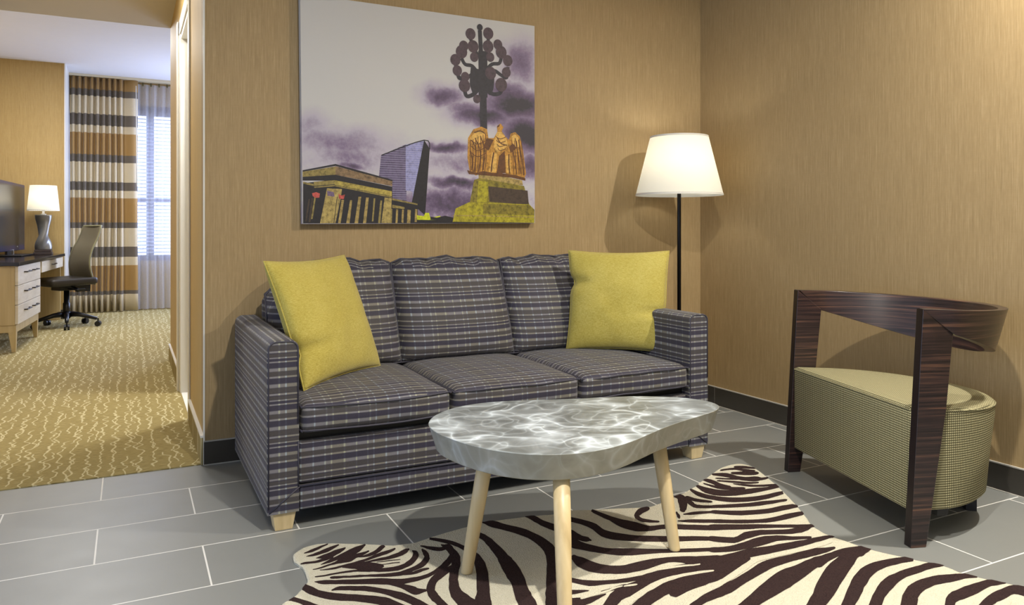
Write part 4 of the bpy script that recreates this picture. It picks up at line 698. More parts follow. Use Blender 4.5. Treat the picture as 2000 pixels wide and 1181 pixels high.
([-1542,-1779,-1539,-1796,-1535,-1820,-1524,-1840,-1505,-1850,-1482,-1853,-1457,-1850,-1426,-1839,-1394,-1821,-1372,-1809],[-1490,-1732,-1480,-1742,-1467,-1756,-1453,-1763,-1437,-1762,-1416,-1759,-1397,-1757,-1379,-1759,-1360,-1761,-1346,-1762]),
([-1686,-1882,-1673,-1880,-1655,-1878,-1635,-1875,-1613,-1870,-1589,-1864,-1566,-1860,-1546,-1858,-1527,-1857,-1504,-1855,-1476,-1850,-1446,-1844,-1425,-1839],[-1646,-1808,-1633,-1806,-1613,-1803,-1592,-1800,-1571,-1798,-1548,-1797,-1525,-1796,-1504,-1795,-1484,-1793,-1463,-1790,-1436,-1785,-1406,-1778,-1384,-1773]),
([-2162,-2100,-2125,-2090,-2071,-2075,-2016,-2060,-1966,-2045,-1915,-2029,-1866,-2013,-1818,-1997,-1773,-1981,-1735,-1968,-1710,-1960,-1697,-1955,-1685,-1951,-1667,-1946,-1647,-1942,-1625,-1938,-1602,-1935,-1577,-1934,-1550,-1930,-1522,-1922,-1495,-1912,-1468,-1903,-1438,-1895,-1408,-1887,-1381,-1880,-1360,-1874,-1342,-1870,-1321,-1866,-1296,-1864,-1269,-1863,-1241,-1862,-1214,-1862,-1187,-1863,-1163,-1864,-1141,-1864,-1122,-1864,-1103,-1864,-1085,-1862,-1069,-1860,-1058,-1858],[-2158,-2075,-2120,-2059,-2062,-2035,-2004,-2011,-1951,-1991,-1898,-1970,-1847,-1952,-1797,-1934,-1750,-1918,-1711,-1905,-1687,-1895,-1670,-1889,-1652,-1884,-1631,-1881,-1610,-1880,-1589,-1879,-1565,-1879,-1541,-1878,-1518,-1877,-1496,-1874,-1472,-1868,-1446,-1861,-1415,-1851,-1381,-1839,-1351,-1829,-1327,-1824,-1306,-1821,-1285,-1820,-1260,-1821,-1234,-1823,-1208,-1824,-1180,-1824,-1150,-1822,-1124,-1823,-1104,-1826,-1089,-1831,-1076,-1836,-1063,-1839,-1052,-1842,-1045,-1844]),
([-2045,-2162,-2006,-2152,-1949,-2136,-1890,-2120,-1837,-2104,-1783,-2088,-1731,-2072,-1681,-2057,-1633,-2041,-1591,-2028,-1559,-2021,-1535,-2017,-1511,-2012,-1485,-2005,-1460,-1999,-1438,-1993,-1417,-1988,-1398,-1984,-1378,-1980,-1358,-1974,-1335,-1967,-1309,-1959,-1278,-1949,-1245,-1938,-1218,-1929,-1201,-1924,-1188,-1921,-1171,-1917,-1147,-1912,-1120,-1906,-1096,-1902,-1075,-1900,-1057,-1898,-1045,-1898],[-2042,-2147,-2002,-2132,-1942,-2111,-1881,-2089,-1825,-2070,-1770,-2051,-1716,-2033,-1664,-2017,-1616,-2002,-1573,-1988,-1537,-1974,-1508,-1961,-1481,-1949,-1452,-1937,-1424,-1925,-1396,-1915,-1369,-1905,-1344,-1897,-1320,-1891,-1298,-1888,-1280,-1888,-1260,-1887,-1234,-1883,-1204,-1877,-1177,-1873,-1159,-1871,-1147,-1872,-1133,-1872,-1112,-1871,-1088,-1870,-1066,-1869,-1046,-1869,-1029,-1870,-1018,-1871]),
([-1969,-2350,-1930,-2335,-1872,-2311,-1812,-2286,-1757,-2262,-1701,-2238,-1646,-2214,-1593,-2190,-1542,-2167,-1495,-2146,-1456,-2131,-1422,-2118,-1389,-2105,-1358,-2092,-1331,-2080,-1304,-2067,-1272,-2051,-1240,-2034,-1211,-2019,-1182,-2004,-1150,-1988,-1119,-1973,-1090,-1958,-1064,-1944,-1044,-1935,-1032,-1931,-1024,-1932,-1014,-1931,-996,-1925,-975,-1918,-959,-1913],[-1969,-2337,-1930,-2317,-1871,-2288,-1810,-2258,-1753,-2231,-1696,-2203,-1640,-2177,-1585,-2152,-1534,-2129,-1486,-2107,-1444,-2087,-1409,-2068,-1378,-2051,-1351,-2035,-1327,-2019,-1299,-2001,-1266,-1982,-1228,-1960,-1188,-1939,-1148,-1922,-1113,-1910,-1082,-1901,-1054,-1893,-1030,-1888,-1007,-1884,-987,-1879,-970,-1876,-958,-1877,-951,-1884,-948,-1895,-947,-1902]),
([-1194,-1928,-1173,-1921,-1144,-1911,-1116,-1903,-1095,-1899,-1074,-1898,-1054,-1897,-1029,-1897,-1004,-1897,-986,-1898],[-1163,-1883,-1144,-1880,-1117,-1875,-1090,-1871,-1067,-1868,-1044,-1867,-1023,-1867,-1000,-1870,-979,-1875,-965,-1878]),
([-1849,-2428,-1808,-2407,-1746,-2375,-1682,-2341,-1623,-2309,-1561,-2276,-1501,-2243,-1442,-2210,-1384,-2178,-1334,-2150,-1297,-2130,-1270,-2117,-1244,-2103,-1217,-2089,-1193,-2076,-1171,-2065,-1151,-2055,-1131,-2045,-1112,-2037,-1091,-2030,-1068,-2023,-1044,-2019,-1022,-2017,-1000,-2018,-980,-2019,-960,-2020,-943,-2022,-928,-2024,-914,-2027,-902,-2030,-894,-2032],[-1852,-2417,-1812,-2393,-1752,-2357,-1688,-2319,-1628,-2284,-1567,-2248,-1506,-2213,-1446,-2179,-1388,-2146,-1337,-2117,-1299,-2095,-1272,-2078,-1246,-2063,-1218,-2046,-1190,-2030,-1161,-2015,-1132,-2002,-1103,-1991,-1075,-1983,-1049,-1979,-1026,-1978,-1005,-1979,-983,-1981,-962,-1984,-942,-1988,-925,-1991,-909,-1995,-896,-2000,-888,-2008,-885,-2018,-883,-2024]),
([-1792,-2469,-1750,-2447,-1688,-2414,-1622,-2379,-1562,-2346,-1499,-2312,-1438,-2278,-1376,-2244,-1317,-2210,-1266,-2182,-1231,-2162,-1212,-2151,-1194,-2142,-1171,-2132,-1147,-2122,-1124,-2114,-1099,-2105,-1073,-2096,-1048,-2090,-1025,-2087,-1001,-2086,-978,-2086,-956,-2085,-935,-2084,-917,-2084,-898,-2085,-879,-2088,-866,-2090],[-1797,-2459,-1756,-2434,-1695,-2397,-1630,-2358,-1570,-2323,-1508,-2286,-1446,-2251,-1384,-2215,-1324,-2181,-1273,-2152,-1240,-2133,-1216,-2119,-1189,-2105,-1158,-2090,-1126,-2076,-1095,-2066,-1066,-2059,-1040,-2056,-1014,-2054,-989,-2053,-964,-2053,-942,-2054,-921,-2054,-900,-2053,-881,-2056,-868,-2064,-860,-2075,-855,-2082]),
([-1712,-2527,-1670,-2504,-1606,-2469,-1540,-2433,-1479,-2398,-1416,-2362,-1353,-2326,-1291,-2290,-1230,-2254,-1178,-2223,-1143,-2202,-1125,-2190,-1115,-2184,-1102,-2178,-1088,-2172,-1070,-2166,-1048,-2161,-1025,-2158,-1003,-2157,-983,-2158,-963,-2162,-944,-2165,-924,-2167,-904,-2168,-888,-2170,-874,-2173,-862,-2177,-854,-2180],[-1721,-2516,-1681,-2490,-1621,-2451,-1558,-2411,-1498,-2373,-1436,-2334,-1374,-2296,-1312,-2259,-1251,-2222,-1200,-2192,-1167,-2172,-1142,-2156,-1112,-2141,-1080,-2128,-1052,-2121,-1026,-2117,-1002,-2115,-978,-2116,-956,-2118,-935,-2122,-917,-2127,-900,-2133,-884,-2137,-869,-2143,-856,-2149,-849,-2158,-845,-2168,-843,-2174]),
([-1647,-2554,-1603,-2532,-1537,-2499,-1468,-2464,-1403,-2431,-1337,-2397,-1271,-2364,-1204,-2329,-1139,-2295,-1086,-2267,-1055,-2250,-1047,-2245,-1048,-2245,-1038,-2244,-1024,-2244,-1006,-2244,-986,-2243,-964,-2242,-941,-2241,-917,-2237,-894,-2234,-875,-2232,-863,-2232,-854,-2235,-846,-2237,-835,-2238,-824,-2240,-816,-2241],[-1652,-2547,-1610,-2523,-1545,-2487,-1477,-2449,-1413,-2415,-1347,-2379,-1281,-2344,-1214,-2308,-1149,-2274,-1097,-2247,-1069,-2231,-1051,-2221,-1024,-2210,-998,-2204,-976,-2202,-956,-2201,-936,-2200,-915,-2200,-895,-2201,-875,-2201,-855,-2202,-837,-2203,-823,-2206,-813,-2209,-807,-2214,-805,-2222,-806,-2230,-808,-2236]),
([-1598,-2461,-1550,-2449,-1479,-2432,-1406,-2414,-1339,-2397,-1271,-2380,-1204,-2362,-1138,-2345,-1074,-2328,-1021,-2314,-989,-2305,-975,-2300,-963,-2298,-944,-2295,-923,-2294,-902,-2293,-882,-2290,-867,-2289,-856,-2289,-850,-2295,-847,-2304,-845,-2311],[-1594,-2449,-1545,-2434,-1471,-2412,-1395,-2390,-1326,-2370,-1255,-2351,-1186,-2331,-1118,-2313,-1053,-2295,-1000,-2281,-969,-2272,-950,-2267,-929,-2262,-903,-2258,-878,-2256,-857,-2255,-839,-2254,-821,-2254,-802,-2256,-786,-2261,-773,-2267,-765,-2271]),
([-1901,-1652,-1892,-1662,-1879,-1677,-1863,-1690,-1846,-1700,-1826,-1709,-1808,-1716,-1792,-1721,-1776,-1724,-1761,-1727,-1744,-1729,-1726,-1731,-1708,-1732,-1689,-1731,-1670,-1729,-1649,-1729,-1627,-1731,-1604,-1735,-1581,-1739,-1556,-1745,-1532,-1751,-1515,-1755],[-1879,-1622,-1870,-1632,-1857,-1646,-1842,-1659,-1825,-1670,-1807,-1679,-1789,-1688,-1775,-1695,-1762,-1702,-1748,-1707,-1732,-1711,-1716,-1714,-1699,-1716,-1681,-1716,-1662,-1715,-1641,-1716,-1619,-1719,-1595,-1723,-1572,-1728,-1548,-1735,-1525,-1743,-1509,-1748]),
([-2285,-2061,-2250,-2046,-2198,-2023,-2145,-2000,-2097,-1978,-2048,-1956,-2000,-1934,-1954,-1912,-1909,-1891,-1873,-1874,-1852,-1864,-1841,-1859,-1827,-1853,-1805,-1844,-1779,-1833,-1754,-1823,-1730,-1815,-1706,-1807,-1684,-1800,-1663,-1797,-1643,-1795,-1624,-1794,-1606,-1794,-1588,-1795,-1569,-1797,-1547,-1800,-1524,-1804,-1508,-1807],[-2285,-2051,-2249,-2033,-2197,-2007,-2143,-1980,-2094,-1956,-2044,-1931,-1996,-1908,-1948,-1886,-1903,-1865,-1866,-1847,-1845,-1837,-1834,-1832,-1819,-1825,-1796,-1816,-1770,-1805,-1744,-1796,-1719,-1788,-1695,-1781,-1672,-1777,-1651,-1775,-1631,-1775,-1613,-1777,-1595,-1778,-1577,-1780,-1560,-1784,-1538,-1788,-1516,-1794,-1501,-1798]),
([-2193,-2085,-2156,-2073,-2102,-2054,-2047,-2034,-1996,-2016,-1945,-1997,-1896,-1979,-1848,-1961,-1802,-1944,-1764,-1929,-1741,-1920,-1729,-1915,-1714,-1910,-1692,-1903,-1668,-1895,-1645,-1889,-1624,-1886,-1603,-1884,-1585,-1883,-1571,-1884,-1559,-1886,-1551,-1887],[-2192,-2075,-2155,-2060,-2099,-2037,-2043,-2014,-1991,-1994,-1939,-1973,-1889,-1954,-1840,-1935,-1794,-1917,-1755,-1903,-1733,-1894,-1719,-1889,-1704,-1884,-1681,-1878,-1657,-1872,-1633,-1868,-1611,-1866,-1591,-1865,-1573,-1865,-1558,-1866,-1545,-1868,-1537,-1869]),
([-2157,-2106,-2119,-2093,-2064,-2073,-2007,-2053,-1955,-2033,-1903,-2013,-1853,-1994,-1803,-1974,-1755,-1955,-1716,-1939,-1692,-1929,-1679,-1924,-1665,-1919,-1646,-1912,-1625,-1905,-1602,-1899,-1580,-1894,-1556,-1890,-1528,-1882,-1491,-1871,-1451,-1857,-1414,-1844,-1385,-1833,-1363,-1823,-1340,-1817,-1314,-1815,-1285,-1816,-1250,-1818,-1200,-1821,-1142,-1824,-1093,-1825,-1061,-1824,-1040,-1822,-1026,-1820],[-2155,-2092,-2117,-2075,-2060,-2050,-2001,-2024,-1948,-2001,-1895,-1979,-1843,-1957,-1792,-1937,-1743,-1917,-1703,-1901,-1679,-1892,-1665,-1886,-1649,-1880,-1628,-1875,-1607,-1870,-1584,-1866,-1562,-1862,-1539,-1859,-1512,-1854,-1477,-1842,-1436,-1828,-1399,-1815,-1372,-1805,-1347,-1795,-1320,-1790,-1293,-1790,-1265,-1793,-1231,-1798,-1182,-1801,-1124,-1805,-1077,-1808,-1048,-1810,-1029,-1811,-1017,-1812]),
([-1799,-1759,-1806,-1758,-1816,-1758,-1827,-1757,-1835,-1759,-1842,-1761,-1851,-1762,-1864,-1763,-1879,-1764,-1894,-1764,-1910,-1765,-1925,-1766,-1936,-1767],[-1802,-1766,-1810,-1766,-1821,-1766,-1831,-1767,-1839,-1768,-1846,-1770,-1855,-1772,-1869,-1773,-1884,-1774,-1899,-1775,-1914,-1775,-1930,-1776,-1940,-1776]),
([-1795,-1770,-1790,-1771,-1783,-1773,-1776,-1774,-1770,-1775,-1764,-1776,-1760,-1776],[-1791,-1763,-1785,-1763,-1777,-1764,-1770,-1764,-1764,-1766,-1759,-1767,-1755,-1769]),
([-872,-2293,-878,-2295,-886,-2297,-897,-2300,-905,-2301,-917,-2303,-947,-2312,-1003,-2330,-1073,-2353,-1145,-2377,-1217,-2401,-1290,-2425,-1361,-2449,-1438,-2475,-1513,-2501,-1562,-2518],[-873,-2296,-879,-2298,-888,-2303,-900,-2308,-911,-2313,-925,-2319,-956,-2331,-1011,-2349,-1080,-2371,-1151,-2394,-1222,-2417,-1294,-2440,-1364,-2462,-1441,-2486,-1514,-2509,-1563,-2524])]
ART=[('tower_mid',[-217,-198,-91,-139,-91,-448,-164,-414,-164,-320,-228,-302]),
('tower_light',[-95,-142,-1,-115,-59,-412,-61,-367,-95,-363]),
('ink',[-1,-114,28,-157,4,-482,-65,-423]),
('ink',[-581,-341,-428,-318,-161,-374,-161,-409,-33,-432,-33,-521,-581,-523]),
('ink',[-583,-282,-434,-248,-161,-313,-161,-322,-434,-257,-583,-289]),
('gold_dim',[-583,-289,-434,-259,-434,-298,-583,-312]),
('brick',[-434,-258,-162,-320,-162,-344,-434,-298]),
('ink',[-583,-312,-434,-298,-162,-346,-162,-379,-434,-325,-583,-329]),
('gold_dim',[-533,-333,-438,-323,-438,-342,-533,-352]),
('gold',[-438,-323,-164,-368,-164,-392,-438,-344]),
('gold_dim',[-531,-355,-438,-345,-164,-394,-164,-399,-438,-351,-531,-361]),
('gold_dim',[-581,-334,-534,-343,-534,-352,-581,-343]),
('stone',[-473,-361,-404,-363,-408,-399,-434,-521,-505,-522]),
('tan',[-406,-413,-394,-413,-410,-521,-422,-521]),
('ink',[-427,-399,-424,-399,-440,-521,-443,-521]),
('tan',[-366,-414,-356,-414,-368,-521,-384,-521]),
('tan',[-326,-397,-313,-397,-328,-521,-345,-521]),
('tan',[-290,-400,-277,-400,-290,-521,-305,-521]),
('gold_dim',[-253,-403,-245,-403,-255,-512,-262,-512]),
('gold_dim',[-221,-413,-212,-413,-221,-521,-232,-521]),
('stone',[-200,-398,-165,-401,-169,-520,-216,-520]),
('gold_dim',[-162,-401,-35,-425,-35,-432,-162,-410]),
('gold_dim',[-162,-432,-101,-442,-101,-452,-162,-447]),
('gold_dim',[-169,-453,-162,-452,-164,-520,-172,-520]),
('tan',[-143,-452,-133,-454,-136,-520,-146,-520]),
('tan',[-113,-454,-104,-455,-107,-520,-117,-515]),
('tan',[-86,-455,-69,-457,-72,-520,-89,-520]),
('tan',[-47,-451,-36,-453,-38,-514,-50,-514]),
('brown',[-557,-412,-550,-412,-564,-513,-572,-513]),
('brown',[-543,-408,-536,-408,-548,-516,-557,-517]),
('gold_dim',[-531,-404,-524,-404,-538,-502,-546,-503]),
('red',[-541,-385,-522,-380,-505,-386,-508,-404,-526,-406,-538,-398]),
('violet',[-473,-372,-442,-378,-438,-399,-470,-396]),
('red',[-420,-385,-406,-393,-390,-388,-395,-409,-418,-408]),
('lime',[-39,-481,-3,-485,5,-469,24,-469,30,-493,81,-483,97,-499,85,-514,-39,-509]),
('ink',[-39,-503,152,-505,152,-520,-39,-521]),
('ink',[31,-487,64,-492,108,-482,152,-491,152,-507,31,-503]),
('tan',[289,-274,354,-265,537,-296,542,-321,289,-305]),
('olive',[265,-301,294,-291,548,-324,579,-419,241,-415]),
('lime_dim',[289,-305,344,-308,339,-412,280,-413]),
('brown',[344,-331,569,-348,576,-422,349,-409]),
('lime_dim',[164,-446,236,-414,579,-419,613,-447,615,-521,147,-519]),
('olive',[314,-419,579,-423,613,-447,614,-477,314,-471]),
('ink',[149,-512,615,-515,615,-523,147,-524]),
('amber',[231,-93,260,-47,304,-31,336,-42,344,-87,374,-85,394,-52,392,-23,412,-8,429,-26,419,-46,439,-73,460,-90,470,-57,496,-47,522,-68,537,-113,548,-177,560,-260,548,-293,506,-271,470,-272,434,-260,364,-271,314,-259,275,-279,241,-262,228,-191]),
('rust',[404,-175,436,-146,442,-260,389,-268]),
('rust',[460,-126,508,-87,506,-129,470,-158]),
('rust',[336,-87,374,-94,344,-150,314,-133]),
('glint',[392,-53,419,-51,445,-81,455,-117,424,-146,394,-157,374,-131,379,-94]),
('glint',[243,-92,270,-60,304,-49,324,-65,319,-97,289,-117,260,-127]),
('glint',[475,-71,496,-58,516,-78,525,-114,506,-129,483,-107]),
('glint',[364,-158,392,-161,386,-257,346,-263]),
('glint',[442,-173,467,-167,473,-259,447,-259]),
('rust',[226,-253,275,-265,314,-255,374,-262,445,-264,506,-271,556,-284,556,-297,475,-283,314,-276,236,-273]),
('rust',[396,-19,410,-12,404,-27,392,-30]),
]
ART_STROKES=[('post',980,[296,454,302,351]),
('post',2156,[312,352,314,244,314,118]),
('post',1666,[314,136,318,-43]),
('post',686,[296,476,296,454]),
('post',784,[196,304,216,275,255,270,289,233]),
('post',784,[178,214,187,201,226,209,260,230,289,206]),
('post',784,[416,327,404,298,364,290,329,255]),
('post',784,[455,285,447,229,414,240,374,259,329,237]),
('post',784,[163,274,173,222,187,206]),
('post',882,[212,146,226,116,265,132,299,171]),
('post',882,[419,163,404,144,364,140,324,173]),
('post',784,[245,407,265,356,299,315]),
('post',784,[343,418,339,364,319,317]),
('post',2940,[280,259,275,187,289,143]),
('post',2548,[349,239,344,175,329,147]),
('rust',294,[250,-101,275,-153,265,-261]),
('rust',294,[270,-91,299,-161,289,-260]),
('rust',294,[299,-80,324,-151,314,-250]),
('rust',294,[245,-155,255,-208,251,-253]),
('rust',294,[496,-79,516,-179,527,-261]),
('rust',294,[516,-87,533,-178,546,-270]),
('rust',294,[480,-125,496,-207,506,-262]),
('rust',294,[265,-64,299,-53,324,-65]),
('rust',294,[394,-84,414,-110,450,-118]),
('rust',392,[374,-158,364,-212,359,-258]),
('rust',392,[460,-163,460,-218,465,-263]),
('rust',196,[245,-101,243,-182,245,-266]),
('rust',196,[259,-95,258,-181,258,-266]),
('rust',196,[273,-89,273,-180,271,-265]),
('rust',196,[286,-83,287,-180,284,-265]),
('rust',196,[300,-77,302,-179,296,-264]),
('rust',196,[314,-71,317,-178,309,-264]),
('rust',196,[328,-64,332,-178,322,-264]),
('rust',196,[477,-93,483,-180,488,-267]),
('rust',196,[491,-93,498,-180,503,-267]),
('rust',196,[504,-92,512,-179,518,-266]),
('rust',196,[517,-91,527,-178,534,-266]),
('rust',196,[531,-91,541,-178,550,-265]),
('rust',196,[384,-76,409,-87,442,-76]),
('rust',196,[388,-95,409,-107,442,-96]),
('rust',196,[392,-115,409,-127,442,-116]),
('rust',196,[396,-135,409,-147,442,-136]),
('rust',196,[247,-101,284,-121,329,-101]),
('rust',196,[247,-132,284,-153,329,-133]),
('rust',196,[247,-163,284,-184,329,-164]),
('tan',196,[149,-481,374,-482,615,-487]),
('ink',230,[-215,-198,-1,-115,28,-157]),
]
ART_DISCS=[('globe',245,430,24),('globe',343,444,25),('globe',208,366,22),('globe',259,369,26),('globe',342,378,26),('globe',397,393,22),('globe',196,335,27),('globe',416,356,27),('globe',163,292,24),('globe',453,317,24),('globe',173,240,22),('globe',356,244,27),('globe',212,168,27),('globe',416,190,29),('globe',445,256,22),('globe',280,107,18),('globe',265,316,20),('globe',354,325,20),('globe',216,213,20),('post',296,469,14),]
ART_CLOUDS=[(512,98,209,94,1.0),(561,-61,143,105,1.05),(334,22,187,61,0.9),(428,156,176,66,0.7),(242,57,143,44,0.6),(97,108,121,55,0.75),(536,316,121,132,0.6),(108,-148,132,31,0.8),(174,-320,165,33,0.8),(-419,-144,286,77,0.42),(152,-424,330,88,0.6),(-370,-200,220,77,0.4),(208,-216,330,66,0.35),(597,-222,66,66,0.7),(-542,-75,88,66,0.35),(-360,-248,66,22,0.7),]
pillow('throw_pillow', 'mustard yellow square throw pillow leaning over the left sofa arm', (-2.288, -.575, .438), radians(39.5), radians(21), .50, .15, 1, [(-1, -.45, -.03, 0)], radians(1))
pillow('throw_pillow', 'mustard yellow square throw pillow in the right sofa corner near the floor lamp', (-.963, -.528, .437), radians(-38), radians(11), .488, .16, 9, [(-1, .35, -.022, 0), (1, -.25, .012, 0)])

# ================================================================== COFFEE TABLE
TT = [(-2.254, -1.374), (-2.201, -1.269), (-2.107, -1.2), (-2.006, -1.174), (-1.903, -1.183), (-1.799, -1.229), (-1.668, -1.279), (-1.569, -1.295), (-1.441, -1.325), (-1.35, -1.382), (-1.278, -1.459), (-1.254, -1.53), (-1.278, -1.603), (-1.332, -1.635), (-1.426, -1.66), (-1.524, -1.686), (-1.622, -1.718), (-1.715, -1.766), (-1.79, -1.805), (-1.889, -1.838), (-1.977, -1.842), (-2.048, -1.825), (-2.129, -1.785), (-2.19, -1.716), (-2.229, -1.615), (-2.252, -1.517), (-2.259, -1.433)]
TT = [(x + .005, y) for x, y in TT]
for _ in range(2): TT = [((TT[i - 1][0] + TT[i][0] * 3 + TT[(i + 1) % len(TT)][0]) / 5, (TT[i - 1][1] + TT[i][1] * 3 + TT[(i + 1) % len(TT)][1]) / 5) for i in range(len(TT))]
OC = (-1.80, -1.52)
ct = thing('coffee_table', 'teardrop coffee table with rippled grey resin top on three pale wooden legs', 'coffee table', (OC[0], OC[1], 0))
ol = crv([(x, y, 0) for x, y in TT], 6, True)
if sum(ol[i].x * ol[(i + 1) % len(ol)].y - ol[(i + 1) % len(ol)].x * ol[i].y for i in range(len(ol))) < 0: ol = ol[::-1]
def inset(P, d):
    n = len(P); out = []
    for i in range(n):
        t = (P[(i + 2) % n] - P[i - 2]).normalized(); nn = Vector((t.y, -t.x, 0)); out.append(P[i] - nn * d)
    return out
b = B(); rings = []
for d, z in ((.030, .357), (.026, .355), (.0235, .358), (.002, .428), (.0005, .4295), (.003, .4305)):
    rings.append([(p.x - OC[0], p.y - OC[1], z) for p in inset(ol, d)])
b.loft(rings)
tp = obj('table_top', b, M_RESIN, ct, smooth=False)
for p in tp.data.polygons: p.use_smooth = len(p.vertices) == 4
for (fx, fy), (tx, ty) in (((-2.158, -1.485), (-2.108, -1.515)), ((-1.510, -1.635), (-1.523, -1.565)), ((-2.071, -1.905), (-2.000, -1.765))):
    P0 = Vector((fx - OC[0], fy - OC[1], .0116)); P1 = Vector((tx - OC[0], ty - OC[1], .3565)); d = P1 - P0
    b = B()
    b.loft([[P0 + d * t + Vector((r * cos(2 * pi * k / 20), r * sin(2 * pi * k / 20), 0)) for k in range(20)] for t, r in ((0, .0160), (.008, .0175), (.03, .018), (.6, .0225), (1, .0235))])
    lg = obj('leg', b, M_LIGHTWOOD, ct, smooth=True)
    lg.data.polygons[-1].use_smooth = False; lg.data.polygons[-2].use_smooth = False

# ================================================================== ZEBRA RUG
RO = [(-2679, -1440), (-2655, -1418), (-2636, -1398), (-2617, -1373), (-2590, -1334), (-2582, -1295), (-2580, -1234), (-2587, -1201), (-2594, -1168), (-2588, -1127), (-2573, -1103), (-2538, -1082), (-2501, -1081), (-2469, -1092), (-2430, -1115), (-2386, -1139), (-2344, -1167), (-2302, -1195), (-2264, -1204), (-2229, -1208), (-2186, -1199), (-2144, -1186), (-2040, -1167), (-1955, -1153), (-1851, -1166), (-1763, -1181), (-1696, -1199), (-1650, -1184), (-1562, -1219), (-1470, -1251), (-1359, -1290), (-1292, -1282), (-1205, -1252), (-1140, -1234), (-1025, -1184), (-1022, -1178), (-938, -1134), (-812, -1069), (-724, -1050), (-678, -1069), (-677, -1128), (-716, -1237), (-782, -1381), (-874, -1552), (-956, -1682), (-976, -1770), (-964, -1841), (-953, -1908), (-914, -1987), (-888, -2036), (-860, -2082), (-853, -2147), (-824, -2213), (-785, -2275)]
RO += [(-700, -2420), (-640, -2560), (-720, -2650), (-900, -2600), (-1200, -2550), (-1700, -2560), (-2200, -2600), (-2500, -2650), (-2680, -2570), (-2620, -2400), (-2560, -2100), (-2600, -1800), (-2700, -1600)]
RC = (-1700, -1800)
pts = [p for p in crv([((x - RC[0]) / 1000, (y - RC[1]) / 1000, 0) for x, y in RO], 5, True)]
fl = lambda k: nz((pts[k].x, pts[k].y, 0), 60, 2) * .0025
pts = [Vector((p.x + fl(k), p.y + nz((p.y, p.x, 0), 60, 9) * .0025, 0)) for k, p in enumerate(pts)]
def inside(x, y):
    c = False; n = len(pts); j = n - 1
    for i in range(n):
        a, b_ = pts[i], pts[j]
        if (a.y > y) != (b_.y > y) and x < (b_.x - a.x) * (y - a.y) / (b_.y - a.y) + a.x: c = not c
        j = i
    return c
def flatpoly(b, P, z, mi):
    tris = tessellate_polygon([[Vector((p[0], p[1], 0)) for p in P]])
    b.add([(p[0], p[1], z) for p in P], [t for t in tris], mi)
b = B(); n = len(pts)
ins = [p * (1 - .006 / max(p.length, .2)) for p in pts]
b.loft([[(p.x, p.y, .0006) for p in pts], [(p.x, p.y, .007) for p in pts], [(p.x, p.y, .0105) for p in ins]], False, 0)
flatpoly(b, ins, .0105, 0)
def pull(m, p):
    if inside(*p): return p
    lo, hi = 0., 1.
    for _ in range(9):
        t = (lo + hi) / 2
        if inside(m[0] + (p[0] - m[0]) * t, m[1] + (p[1] - m[1]) * t): lo = t
        else: hi = t
    return (m[0] + (p[0] - m[0]) * lo, m[1] + (p[1] - m[1]) * lo)
for si_, (Ls, Rs) in enumerate(RUG_STRIPES):
    zst = .0108 + .000012 * si_
    L = [((Ls[i] - RC[0]) / 1000, (Ls[i + 1] - RC[1]) / 1000) for i in range(0, len(Ls), 2)]
    R = [((Rs[i] - RC[0]) / 1000, (Rs[i + 1] - RC[1]) / 1000) for i in range(0, len(Rs), 2)]
    jit = lambda p: (p[0] + nz((p[0], p[1], 0), 45, 4) * .0022, p[1] + nz((p[1], p[0], 0), 45, 8) * .0022)
    L = [jit(p) for p in L]; R = [jit(p) for p in R]
    mi_ = 1 if si_ < RUG_DARK else 0
    mids = [((l[0] + r[0]) / 2, (l[1] + r[1]) / 2) for l, r in zip(L, R)]
    L = [pull(m, l) if inside(*m) else l for m, l in zip(mids, L)]; R = [pull(m, r) if inside(*m) else r for m, r in zip(mids, R)]
    keep = [inside(*m) for m in mids]
    runs, cur = [], []
    for i, k in enumerate(keep):
        if k: cur.append(i)
        elif cur: runs.append(cur); cur = []
    if cur: runs.append(cur)
    if not runs: continue
    best = max(runs, key=len); keep = [best[0] <= i <= best[-1] for i in range(len(keep))]
    if best[0] > 0: pass
    for i in range(len(L) - 1):
        if not (keep[i] and keep[i + 1]): continue
        q = [L[i], L[i + 1], R[i + 1], R[i]]
        b.add([(p[0], p[1], zst) for p in q], [(0, 1, 2), (0, 2, 3)], mi_)
    for (e, nb) in ((0, 1), (-1, -2)):          # rounded stripe ends
        if not keep[e]: continue
        l, r = Vector((*L[e], 0)), Vector((*R[e], 0)); m = (l + r) / 2; l2, r2 = Vector((*L[nb], 0)), Vector((*R[nb], 0)); d = m - (l2 + r2) / 2
        if d.length < 1e-6: continue
        d = d.normalized() * (l - r).length * .5
        arc = [m + (l - m) * cos(a) + d * sin(a) for a in [pi * k / 6 for k in range(7)]]
        arc = [Vector((*pull((m.x, m.y), (p.x, p.y)), 0)) for p in arc]
        b.add([(p.x, p.y, zst) for p in arc], [(0, k, k + 1) for k in range(1, 6)], mi_)
rug = obj('area_rug', b, [M_RUGL, M_RUGD])
for p in rug.data.polygons:
    if p.normal.z < 0 and p.center.z > .0104: p.flip()
rug.location = (RC[0] / 1000, RC[1] / 1000, 0)
tag(rug, 'hide-shaped zebra stripe rug in cream and dark brown on grey tiles', 'rug')

# ================================================================== ARMCHAIR
e = Vector((-.30987, -.95078, 0)); w_ = Vector((.95078, -.30987, 0))
